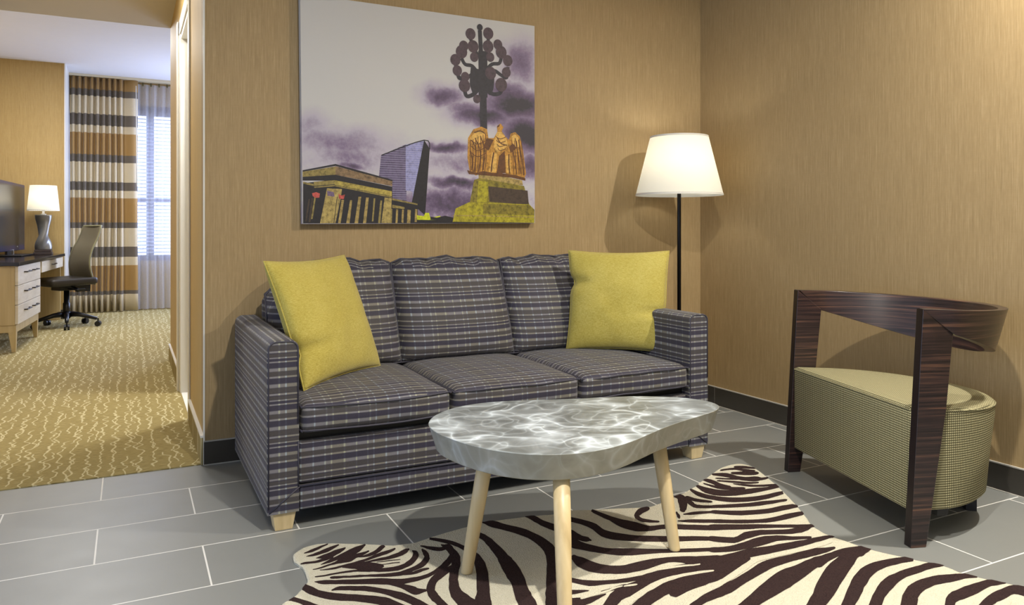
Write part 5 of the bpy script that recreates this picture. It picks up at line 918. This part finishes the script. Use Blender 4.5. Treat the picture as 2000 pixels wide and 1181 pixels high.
# local x = e (far leg to near leg), local y = w (front to back)
ac = thing('armchair', 'low barrel armchair with striped dark wood frame and olive woven seat', 'armchair', (-.5744, -1.2153, 0))
ac.rotation_euler = (0, 0, math.atan2(e.y, e.x))
S = .768; CXc, CYc = S / 2 - .0165, .15      # circle centre of the barrel back
yl = 1   # w equals local +y after the rotation
def rimz(y): return .7655 - .042 * max(0, y - .04)
TH = .033
for (x0, x1) in ((-TH, 0), (S - TH, S)):
    prof = [(.000, 0), (.056, 0), (.1275, .44), (.152, .682), (.045, .7655)]
    b = B(); n = len(prof)
    v = [(x0, y, z) for y, z in prof] + [(x1, y, z) for y, z in prof]
    b.add(v, [tuple(range(n))], 0).f; b.f[-1] = list(range(n)); 
    b.f.append([n + i for i in range(n)][::-1]); b.mi.append(0); b.uv.append(None)
    for i in range(n):
        j = (i + 1) % n; b.f.append([i, j, n + j, n + i]); b.mi.append(1 if i in (4, 0) else 0); b.uv.append(None)
    obj('front_leg', b, [M_EBONY, M_EBEDGE], ac, bevel=.0025)
# curved back band
def ring(rad, thick, a): 
    return (CXc + (rad) * cos(a), CYc + (rad) * sin(a)), (CXc + (rad - thick) * cos(a), CYc + (rad - thick) * sin(a))
b = B(); rings = []
A0 = math.asin((.048 - CYc) / .418); NA = 72
for k in range(NA + 1):
    t = k / NA; a = A0 + (pi - 2 * A0) * t
    s_ = min(t, 1 - t) * (pi - 2 * A0) * .418       # distance from the mitre
    # at the ends the lower edge rises to the mitre
    f_ = min(1, s_ / .105)
    mid = sin(a) * .5 + .5
    yy = CYc + .4 * sin(a)
    zt = rimz(CYc + .418 * sin(a))
    zb_full = .686 - .118 * max(0, (yy - .15)) / .42 - .006
    zb = zt - .004 + (zb_full - (zt - .004)) * f_
    flare = .046 * max(0, sin(a)) ** .8 * f_
    ro_t = .418; ro_b = .418 - flare * 1.0 - .002
    th = .033
    (x1, y1), (x2, y2) = ring(ro_t, th * (.9), a); (x3, y3), (x4, y4) = ring(ro_b, th, a)
    # keep the ends flush with the leg boards
    lim = S if a < pi / 2 else -TH
    g = max(0, 1 - s_ / .14)
    def fl_(x, out): 
        tgt = (S if out else S - TH) if a < pi / 2 else (-TH if out else 0)
        return x * (1 - g) + tgt * g
    rings.append([(fl_(x1, True), y1, zt), (fl_(x2, False), y2, zt - .001), (fl_(x4, False), y4, zb), (fl_(x3, True), y3, zb)])
b.loft(rings)
obj('back_band', b, [M_EBONY], ac, bevel=.003)
# upholstered D-shaped seat
def dshape(r, y0, x0, x1, n=40):
    P = [(x0 + .006, y0), (x1 - .006, y0), (x1, y0 + .006)]
    for k in range(n + 1):
        a = 0 + pi * k / n; P.append((CXc + r * cos(a), CYc + (r * 1.06) * sin(a)))
    P.append((x0, y0 + .006)); return P
b = B(); rings = []
def seat_ring(r, y0, z, dz=0): 
    rr = r; m = .367 - r
    P_ = dshape(.3675, y0, CXc - .3675, CXc + .3675)
    k = rr / .3675; yc_ = .26
    if dz: return [(CXc + (x - CXc) * k, yc_ + (y - yc_) * k, z - .055 * max(0, yc_ + (y - yc_) * k - .03)) for x, y in P_]
    return [(x if y < CYc else CXc + (x - CXc) * (1 - (1 - k) * .6 * min(1, (y - CYc) / .2)), y if y < CYc else CYc + (y - CYc) * (1 - (1 - k) * 1.0), z - (.055 * max(0, y - .03) if z > .3 else 0)) for x, y in P_]
for r, z, d_ in ((.300, .106, 0), (.330, .106, 0), (.336, .112, 0), (.350, .25, 0), (.3665, .40, 0), (.3665, .432, 0), (.3665, .434, 1), (.362, .4405, 1), (.354, .4445, 1), (.30, .448, 1), (.2, .450, 1), (.08, .4515, 1), (.02, .452, 1)): rings.append(seat_ring(r, .026, z, d_))
b.loft(rings)
def seatuv(co, n):
    if n.z > .6: return (co.x, co.y)
    a = math.atan2(co.y - CYc, co.x - CXc)
    if n.y < -.7 or co.y < .06: return (co.x, co.z)
    return (.367 * a + (0 if a > -pi / 2 else .367 * 2 * pi), co.z)
st = obj('seat', b, M_WEAVE, ac, uvfn=seatuv, smooth=True)
sm = st.modifiers.new('es', 'EDGE_SPLIT'); sm.split_angle = radians(50)
pr = seat_ring(.3675, .026, .434)
obj('piping', B().tube([(x, y, z - .0) for x, y, z in pr], .003, 6, closed=True), M_WEAVE, st, smooth=True, uvfn=seatuv)
# recessed curved rear foot
b = B(); arc = [radians(64) + radians(52) * k / 16 for k in range(17)]
b.prism([(CXc + .335 * cos(a), CYc + .335 * sin(a)) for a in arc] + [(CXc + .30 * cos(a), CYc + .30 * sin(a)) for a in arc[::-1]], 0, .108)
obj('rear_foot', b, M_BLACK, ac, label='black recessed rear foot')
obj('underframe', B().box(.0, S - TH, .12, .16, .085, .107), M_BLACK, ac)

# ================================================================== FLOOR LAMP
LX, LY = -.392, -.285
fl = thing('floor_lamp', 'black pole floor lamp with lit white tapered shade in the room corner', 'floor lamp', (LX, LY, 0))
obj('base', B().lathe([(.135, 0), (.14, .004), (.14, .016), (.132, .022), (.03, .026)], n=40), M_METALB, fl, smooth=True)
obj('pole', B().lathe([(.0105, .02), (.0105, 1.24), (.008, 1.25), (.008, 1.32), (.018, 1.325), (.018, 1.37), (.012, 1.375)], n=16), M_METALB, fl, smooth=True)
def shade(b, r0, z0, r1, z1, t=.0012):
    b.lathe([(r0, z0), (r1, z1), (r1 - t, z1), (r0 - t, z0), (r0, z0)], n=64, cap=False); return b
sh = obj('lamp_shade', shade(B(), .232, 1.205, .154, 1.520), M_SHADE, fl, smooth=True)
M_RIM = plain('off_white_shade_trim', srgb(214, 210, 200), .8)
obj('trim_band', B().lathe([(.2335, 1.203), (.231, 1.214), (.229, 1.214), (.2315, 1.203), (.2335, 1.203)], n=64, cap=False), M_RIM, sh)
obj('trim_band', B().lathe([(.1565, 1.512), (.1545, 1.522), (.1525, 1.522), (.1545, 1.512), (.1565, 1.512)], n=64, cap=False), M_RIM, sh)
sp = B()
for k in range(3): sp.tube([(0, 0, 1.49), (.152 * cos(k * 2.094 + .3), .152 * sin(k * 2.094 + .3), 1.512)], .0016, 5)
sp.lathe([(.012, 1.37), (.012, 1.375), (.004, 1.38), (.004, 1.495), (.010, 1.497)], n=10)
obj('shade_fitter', sp, M_METALB, fl)
M_BULB = N('glowing_bulb'); em = M_BULB.n('ShaderNodeEmission'); em.inputs[0].default_value = (1, .985, .93, 1); em.inputs[1].default_value = 55
M_BULB.t.links.new(em.outputs[0], M_BULB.out.inputs[0]); M_BULB = M_BULB.m
def bulb(par, z, r=.03, x=0, y=0):
    return obj('bulb', B().lathe([(r * .4, z - r * 1.3), (r * .8, z - r * .6), (r, z), (r * .8, z + r * .6), (r * .3, z + r * .95)], x, y, n=20), M_BULB, par, smooth=True)
bulb(fl, 1.43, .032, .0, -.0)

# ================================================================== WALL PICTURE
PXc, PZc, PY = -1.76, 1.57, -.045
wp = thing('wall_picture', 'large square city collage canvas with eagle statue and lamppost on tan wall', 'picture', (PXc, 0, PZc))
corner = [(-.583, -.525), (.612, -.5165), (.610, .514), (-.594, .516)]
b = B(); v = [(x, y, z) for y in (-.045, -.006) for x, z in corner]
b.add(v, [(0, 1, 2, 3), (7, 6, 5, 4), (0, 4, 5, 1), (1, 5, 6, 2), (2, 6, 7, 3), (3, 7, 4, 0)])
def m_sky():
    a = N('printed_cloudy_sky'); P = a.tc(); x, y, z = a.xyz(P)
    d1 = a.m_('MULTIPLY', a.m_('SUBTRACT', a.noise(P, 7, 4), .5), .13); d2 = a.m_('MULTIPLY', a.m_('SUBTRACT', a.noise(a.vm('ADD', P, (5., 5., 5.)), 9, 4), .5), .09)
    X = a.m_('ADD', x, d1); Z = a.m_('ADD', z, d2); tot = None
    for (cx, cz, rx, rz, s) in ART_CLOUDS:
        dx = a.m_('DIVIDE', a.m_('SUBTRACT', X, cx / 1000), rx / 1000); dz = a.m_('DIVIDE', a.m_('SUBTRACT', Z, cz / 1000), rz / 1000)
        q = a.m_('MULTIPLY', a.m_('EXPONENT', a.m_('MULTIPLY', a.m_('ADD', a.m_('MULTIPLY', dx, dx), a.m_('MULTIPLY', dz, dz)), -1.)), s)
        tot = q if tot is None else a.m_('MAXIMUM', tot, q)
    g = a.noise(P, 60, 3, .7); tot = a.m_('ADD', tot, a.m_('MULTIPLY', a.m_('SUBTRACT', g, .5), a.m_('MULTIPLY', tot, .45)))
    tot = a.m_('ADD', tot, a.m_('MULTIPLY', a.m_('SUBTRACT', a.noise(P, 22, 4, .65), .30), a.m_('MULTIPLY', a.m_('SUBTRACT', -.02, z, clamp=True), 1.7)))
    c = a.ramp(tot, (.05, srgb(194, 193, 192)), (.28, srgb(178, 171, 186)), (.48, srgb(128, 112, 140)), (.68, srgb(92, 76, 104)), (.92, srgb(52, 48, 58)))
    return a.set(c, .55)
obj('canvas', b, m_sky(), wp)
ARTC = dict(tower_mid=(92, 80, 112), tower_light=(142, 142, 188), ink=(28, 26, 32), gold_dim=(138, 122, 66), gold=(166, 148, 70), brick=(128, 104, 74), stone=(166, 146, 84), tan=(160, 138, 80), brown=(66, 52, 42),
            red=(190, 82, 74), violet=(112, 92, 120), lime=(196, 202, 32), lime_dim=(160, 150, 32), olive=(124, 112, 36), amber=(178, 128, 48), rust=(96, 58, 26), glint=(212, 168, 84), post=(42, 40, 50), globe=(74, 58, 68))
am = {}
for k, c in ARTC.items():
    a = N('print_' + k); P = a.tc(); g = a.noise(P, 45, 4, .75)
    hs = .42 if k in ('stone', 'gold', 'tan', 'brick', 'amber', 'gold_dim', 'lime_dim', 'olive') else .22
    cc = srgb(*c); dk = tuple(v_ * (1 - hs) * .8 for v_ in cc[:3]) + (1,); lt = tuple(min(1, v_ * (1 + hs * .8)) for v_ in cc[:3]) + (1,)
    col = a.ramp(g, (.36, dk), (.5, cc), (.64, lt))
    if k in ('tower_mid', 'tower_light'): col = a.mix(a.m_('MULTIPLY', a.stripe(a.xyz(P)[2], .0105, 0, .003), .35), col, srgb(190, 190, 215))
    am[k] = a.set(col, .55)
keys = list(ARTC)
b = B(); zo = [0]
def artpoly(P, k):
    zo[0] += 1; y = -.0452 - zo[0] * .000012
    tr = tessellate_polygon([[Vector((x, z, 0)) for x, z in P]]); o = len(b.v)
    for x, z in P: b.v.append((max(-.583, min(.6095, x)), y, max(-.524 + (x + .5975) * .007, z)))
    for t in tr: b.f.append([o + i for i in t]); b.mi.append(keys.index(k)); b.uv.append(None)
pr_ = lambda q: [(q[i] / 1000, q[i + 1] / 1000) for i in range(0, len(q), 2)]
def artstroke(k, hw, q):
    P = [Vector((x, z, 0)) for x, z in pr_(q)]; P = crv(P, 4) if len(P) > 2 else P; L, R = [], []
    for i, p in enumerate(P):
        t = (P[min(i + 1, len(P) - 1)] - P[max(i - 1, 0)]).normalized(); nn = Vector((-t.y, t.x, 0)) * hw
        L.append(((p + nn).x, (p + nn).y)); R.append(((p - nn).x, (p - nn).y))
    artpoly(L + R[::-1], k)
order = {}
for k, q in ART: 
    if k not in ('amber', 'rust', 'glint'): artpoly(pr_(q), k)
for k, hw, q in ART_STROKES:
    if k == 'post': artstroke(k, hw / 1e5 * 1.15, q)
for k, q in ART:
    if k in ('amber', 'rust', 'glint'): artpoly(pr_(q), k)
for k, hw, q in ART_STROKES:
    if k != 'post': artstroke(k, hw / 1e5, q)
for k, x, z, r in ART_DISCS:
    artpoly([((x + 1.15 * r * cos(t_ * pi / 8)) / 1000, (z + r * 1.22 * sin(t_ * pi / 8)) / 1000) for t_ in range(16)], k)
pm = obj('print', b, [am[k] for k in keys], wp)
for p in pm.data.polygons:
    if p.normal.y > 0: p.flip()
# ================================================================== BEDROOM: CURTAINS
def m_curtain():
    a = N('horizontally_striped_drapery'); z = a.xyz(a.tc())[2]
    stops = [(0, 'c'), (.21, 'g'), (.265, 't'), (.565, 'c'), (.673, 'g'), (.80, 'c'), (1.03, 'g'), (1.10, 't'), (1.40, 'c'), (1.49, 'g'), (1.60, 'c'), (1.84, 'g'), (1.925, 't'), (2.19, 'c'), (2.29, 'g'), (2.425, 'c'), (2.645, 'g'), (2.72, 't')]
    cm = dict(c=srgb(212, 199, 170), g=srgb(98, 90, 80), t=srgb(166, 130, 70))
    r = a.ramp(a.m_('DIVIDE', z, 2.95), *[(p / 2.95, cm[c]) for p, c in stops], interp='CONSTANT')
    n = a.noise(a.map(a.tc(), (60, 60, 400)), 1, 1)
    return a.set(a.mix(a.m_('MULTIPLY', n, .18), r, srgb(120, 100, 70)), .55, Sheen_Weight=.2)
def drape(x0, x1, yc, z0, z1, folds, amp, wide_last=False, ph=0, nz_=14):
    b = B(); n = folds * 12; rings = []
    for kz in range(nz_ + 1):
        z = z0 + (z1 - z0) * kz / nz_; row = []
        fz = kz / nz_
        for i in range(n + 1):
            t = i / n; tt = t
            if wide_last: tt = t / .78 * (1 - .08) if t < .78 else .92 + (t - .78) / .22 * .08
            a_ = amp * (1 - .35 * fz) * (1 if (not wide_last or t < .80) else .45)
            y = yc + a_ * sin(2 * pi * folds * tt + ph + .5 * sin(fz * 2.2 + t * 5)) + .12 * a_ * sin(2 * pi * folds * 1.37 * tt + 2.1 * fz)
            x = x0 + (x1 - x0) * t + .012 * sin(fz * 3 + t * 9) * (1 - fz)
            row.append((x, y, z))
        rings.append(row)
    b.loft(rings, False, closed=False); return b
cu = thing('striped_curtain', 'full-length pleated curtain banded in tan, charcoal and cream', 'curtain', (-3.3, 7.05, 0))
db = drape(-3.685, -2.945, 7.045, .012, 2.875, 10, .052, True); db.v = [(x + 3.3, y - 7.05, z) for x, y, z in db.v]
dd = obj('drape', db, m_curtain(), cu, smooth=True)
so = dd.modifiers.new('sol', 'SOLIDIFY'); so.thickness = .003
obj('draw_wand', B().tube([(.335, -.075, 2.80), (.345, -.078, 1.55)], .006, 8), M_WHITE, cu, smooth=True, label='white draw wand')
M_SHEER = N('white_sheer_voile')
_d = M_SHEER.n('ShaderNodeBsdfDiffuse'); _d.inputs[0].default_value = srgb(226, 228, 236); _t = M_SHEER.n('ShaderNodeBsdfTranslucent'); _t.inputs[0].default_value = srgb(226, 230, 242)
_tr = M_SHEER.n('ShaderNodeBsdfTransparent'); _m = M_SHEER.n('ShaderNodeMixShader'); _m.inputs[0].default_value = .5; _m2 = M_SHEER.n('ShaderNodeMixShader')
_w = M_SHEER.noise(M_SHEER.map(M_SHEER.tc(), (40, 40, 500)), 1, 1)
M_SHEER.put(_m2.inputs[0], M_SHEER.m_('ADD', .50, M_SHEER.m_('MULTIPLY', _w, .2)))
L_ = M_SHEER.t.links; L_.new(_d.outputs[0], _m.inputs[1]); L_.new(_t.outputs[0], _m.inputs[2]); L_.new(_tr.outputs[0], _m2.inputs[1]); L_.new(_m.outputs[0], _m2.inputs[2]); L_.new(_m2.outputs[0], M_SHEER.out.inputs[0])
M_SHEER = M_SHEER.m
shc = thing('sheer_curtain', 'translucent white sheer curtain hanging beside the striped curtain', 'curtain', (-2.3, 7.12, 0))
db = drape(-3.0, -1.6, 7.125, .015, 2.85, 15, .026, False, 1.); db.v = [(x + 2.3, y - 7.12, z) for x, y, z in db.v]
obj('drape', db, M_SHEER, shc, smooth=True)
M_TAB = plain('olive_tab', srgb(96, 90, 58), .6)
for k in range(16): obj('glider', B().tube([(-.68 + k * .093, -.03, 2.828), (-.68 + k * .093, .0, 2.866)], .010, 6), M_TAB, shc)
tag(obj('curtain_track', B().box(-3.69, -1.5, 7.0, 7.17, 2.878, 2.904), plain('cream_track', srgb(214, 204, 176), .5)), 'slim cream ceiling track carrying both curtains', 'curtain track')
bl = B(); zz = WZ0 + .1
while zz < WZ1 - .14:
    bl.hexa([(WX0 + .08, WY - .012, zz), (WX1 - .08, WY - .012, zz), (WX1 - .08, WY + .020, zz + .014), (WX0 + .08, WY + .020, zz + .014)], [(WX0 + .08, WY - .012, zz + .002), (WX1 - .08, WY - .012, zz + .002), (WX1 - .08, WY + .020, zz + .016), (WX0 + .08, WY + .020, zz + .016)]); zz += .046
bld = thing('window_blind', 'pale slatted blind behind the sheer curtain', 'blind', (0, 0, 0))
obj('slats', bl, plain('pale_blue_white_slat', srgb(214, 218, 232), .5), bld)
obj('head_rail', B().box(WX0 + .05, WX1 - .05, WY - .02, WY + .025, WZ1 - .13, WZ1 - .085), plain('brown_head_rail', srgb(96, 78, 70), .5), bld)

# ================================================================== BEDROOM: DESK
dk = thing('desk', 'pale wood desk with black top and bleached three-row drawer pedestal', 'desk', (-3.863, 3.88, .004), radians(-3.7))
# local: x=0 is the drawer side (facing +x), y runs away from the camera
DL, DD = 2.52, .62
tt_ = B().prism([(-DD, -.015), (.012, -.015), (.012, DL), (-DD, DL)], .716, .746)
obj('desk_top', tt_, M_DESKTOP, dk, bevel=.002, label='polished black top')
obj('body', B().box(-DD + .02, -.022, .012, 1.05, .225, .715), M_DESKWOOD, dk, bevel=.002)
obj('base_rail', B().box(-DD + .03, -.015, .02, 1.04, .165, .224), M_DESKWOOD, dk, bevel=.002)
for (yy, xx) in ((.02, -.015), (.985, -.015), (.02, -DD + .085), (.985, -DD + .085)):
    obj('leg', B().hexa([(xx - .032, yy + .010, 0), (xx - .004, yy + .010, 0), (xx - .004, yy + .042, 0), (xx - .032, yy + .042, 0)], [(xx - .055, yy, .166), (xx, yy, .166), (xx, yy + .055, .166), (xx - .055, yy + .055, .166)]), M_DESKWOOD, dk, bevel=.002)
for r_ in range(3):
    z0 = .232 + r_ * .161
    dr = obj('drawer', B().box(-.022, 0, .016, 1.046, z0, z0 + .157), M_DESKFRONT, dk, bevel=.0025)
    for c_ in range(2):
        y0 = .27 + c_ * .36
        hb = B().tube([(0, y0, z0 + .10), (.022, y0 + .005, z0 + .10), (.024, y0 + .20, z0 + .10), (0, y0 + .205, z0 + .10)], .006, 6)
        obj('handle', hb, M_DARKHANDLE, dr, label='slim dark bar handle')
obj('pencil_drawer', B().box(-.45, -.010, 1.10, 2.44, .600, .715), M_DESKWOOD, dk, bevel=.002)
pd = obj('drawer', B().box(-.010, .004, 1.10, 2.42, .603, .708), M_DESKFRONT, dk, bevel=.002)
obj('handle', B().tube([(.004, 1.66, .66), (.024, 1.665, .66), (.024, 1.86, .66), (.004, 1.865, .66)], .006, 6), M_DARKHANDLE, pd)
obj('side_panel', B().box(-DD + .02, -.03, DL - .035, DL - .01, 0, .715), M_DESKWOOD, dk, bevel=.002)

# ================================================================== TELEVISION
RT = radians(-5)
tv = thing('television', 'switched-off flat television with blue-black bezel standing on the desk', 'television', (-4.128, 5.695, .752), RT)
# local y along the screen width; screen faces +x
obj('casing', B().box(-.045, 0, -.66, .66, .045, .755), M_TVBEZ, tv, bevel=.006)
obj('screen', B().box(-.001, .0015, -.63, .630, .105, .725), M_SCREEN, tv, label='dark grey switched-off screen')
obj('badge', B().lathe([(.0, 0), (.011, 0), (.011, .003), (0, .003)], n=16), M_CHROME, tv).matrix_local = Matrix.Translation((.0005, .33, .083)) @ Matrix.Rotation(radians(90), 4, 'Y')
obj('stand', B().box(-.03, -.005, -.08, .10, .008, .06).box(-.16, .16, -.30, .30, 0, .012), M_PLASTIC, tv, bevel=.004)
obj('stand_clip', B().box(-.004, .012, .10, .125, .01, .06), M_CHROME, tv, label='bright metal clip', bevel=.003)

# ================================================================== DESK LAMP
tl = thing('table_lamp', 'lit table lamp with twisted pewter body and white drum shade on desk', 'table lamp', (-3.868, 6.05, .751))
obj('base', B().hexa([(-.085, -.085, 0), (.085, -.085, 0), (.085, .085, 0), (-.085, .085, 0)], [(-.085, -.085, .026), (.085, -.085, .026), (.085, .085, .026), (-.085, .085, .026)]).box(-.078, .078, -.078, .078, .030, .052).box(-.07, .07, -.07, .07, .02, .035), plain('dark_wood_plinth', srgb(62, 50, 46), .35), tl, bevel=.002)
b = B(); rings = []
for k in range(33):
    t = k / 32; z = .052 + t * .375; tw = t * 3.6 + .2; r0 = .058 + .010 * sin(t * 2 * pi * 1.1 + .2); 
    rings.append([(r0 * (1 + .30 * cos(2 * (a - tw))) * cos(a), r0 * (1 + .30 * cos(2 * (a - tw))) * sin(a), z) for a in [2 * pi * j / 40 for j in range(40)]])
b.loft(rings); obj('body', b, M_SILVER, tl, smooth=True, label='twisted pewter-grey body')
obj('neck', B().lathe([(.03, .427), (.03, .435), (.012, .44), (.012, .50), (.02, .505), (.02, .53)], n=16), M_CHROME, tl, smooth=True)
obj('lamp_shade', shade(B(), .152, .472, .126, .742), M_SHADE, tl, smooth=True)
obj('shade_ring', B().lathe([(.1532, .470), (.151, .481), (.1495, .481), (.1515, .470), (.1532, .470)], n=48, cap=False), M_RIM, tl)
obj('shade_fitter', B().tube([(-.126, 0, .732), (.126, 0, .732)], .002, 5), M_CHROME, tl)
bulb(tl, .60, .03)

# ================================================================== OFFICE CHAIR
oc = thing('office_chair', 'high-backed taupe mesh office chair on black five-star base at desk', 'office chair', (-3.625, 5.62, .004), radians(30))
# local -x is the sitter's forward direction
cs = B()
obj('seat', softbox(B(), -.26, .20, -.24, .24, .445, .525, .03, 12, 12, 5, lambda q, p, h: Vector((q.x, q.y * (1 - .06 * p.x * -1), q.z - .012 * (1 - p.x) * .5 - (.010 if p.z > 0 else 0) * (1 - p.y ** 2)))), M_CHAIRSEAT, oc, smooth=True, label='dark brown padded seat')
prof = crv([(.205, 0, .44), (.165, 0, .56), (.150, 0, .68), (.175, 0, .80), (.235, 0, .93), (.275, 0, 1.055)], 5)
def backw(t): return .225 - .05 * t
rings = []; n = len(prof)
for i, p in enumerate(prof):
    t = i / (n - 1); wdt = backw(t); row = []
    for k in range(13):
        u = k / 12 * 2 - 1; row.append((p.x - .035 * u * u * (1 - t * .6), u * wdt, p.z))
    for k in range(13):
        u = 1 - k / 12 * 2; row.append((p.x - .035 * u * u * (1 - t * .6) + .012, u * wdt, p.z))
    rings.append(row)
obj('backrest', B().loft(rings), M_CHAIRBACK, oc, smooth=True)
edge = [Vector((p.x - .035 * (1 - (i / (n - 1)) * .6) + .008, -backw(i / (n - 1)), p.z)) for i, p in enumerate(prof)]
edge2 = [Vector((q.x, -q.y, q.z)) for q in edge]
obj('back_rim', B().tube(edge + edge2[::-1], .009, 8), M_CHAIRRIM, oc, smooth=True, label='olive grey rim around the back')
obj('mechanism', B().box(-.11, .20, -.09, .09, .385, .440).box(.10, .23, -.03, .03, .36, .47).tube([(-.02, -.26, .40), (-.02, .26, .40)], .009, 8).tube([(.0, -.1, .43), (.0, -.24, .40), (.06, -.25, .40)], .012, 6), M_PLASTIC, oc, bevel=.004)
obj('column', B().lathe([(.034, .09), (.034, .25), (.026, .255), (.026, .39)], n=20), M_PLASTIC, oc, smooth=True)
bs = B()
angs = [radians(a_ - 22) for a_ in (50, -66, -122, 170, 114)]
for a_ in [radians(x) for x in (28, -44, -116, 172, 100)]:
    dx, dy = cos(a_), sin(a_)
    bs.tube([(.02 * dx, .02 * dy, .135), (.12 * dx, .12 * dy, .128), (.29 * dx, .29 * dy, .082)], [.03, .024, .016], 8)
bs.lathe([(.045, .10), (.045, .155), (.03, .165)], n=16)
base_o = obj('star_base', bs, M_PLASTIC, oc, smooth=True)
for a_ in [radians(x) for x in (28, -44, -116, 172, 100)]:
    dx, dy = cos(a_) * .30, sin(a_) * .30; cst = B()
    for s_ in (-.016, .016):
        c0 = Vector((dx, dy, .029)) + Vector((-sin(a_), cos(a_), 0)) * s_; ax_ = Vector((-sin(a_), cos(a_), 0)); uu = Vector((cos(a_), sin(a_), 0))
        rg = []
        for h in (-.009, .009): rg.append([c0 + ax_ * h + uu * .028 * cos(2 * pi * k / 18) + Vector((0, 0, .028)) * sin(2 * pi * k / 18) for k in range(18)])
        cst.loft(rg)
    cst.tube([(dx, dy, .03), (dx, dy, .085)], .008, 8)
    obj('caster', cst, M_PLASTIC, oc)
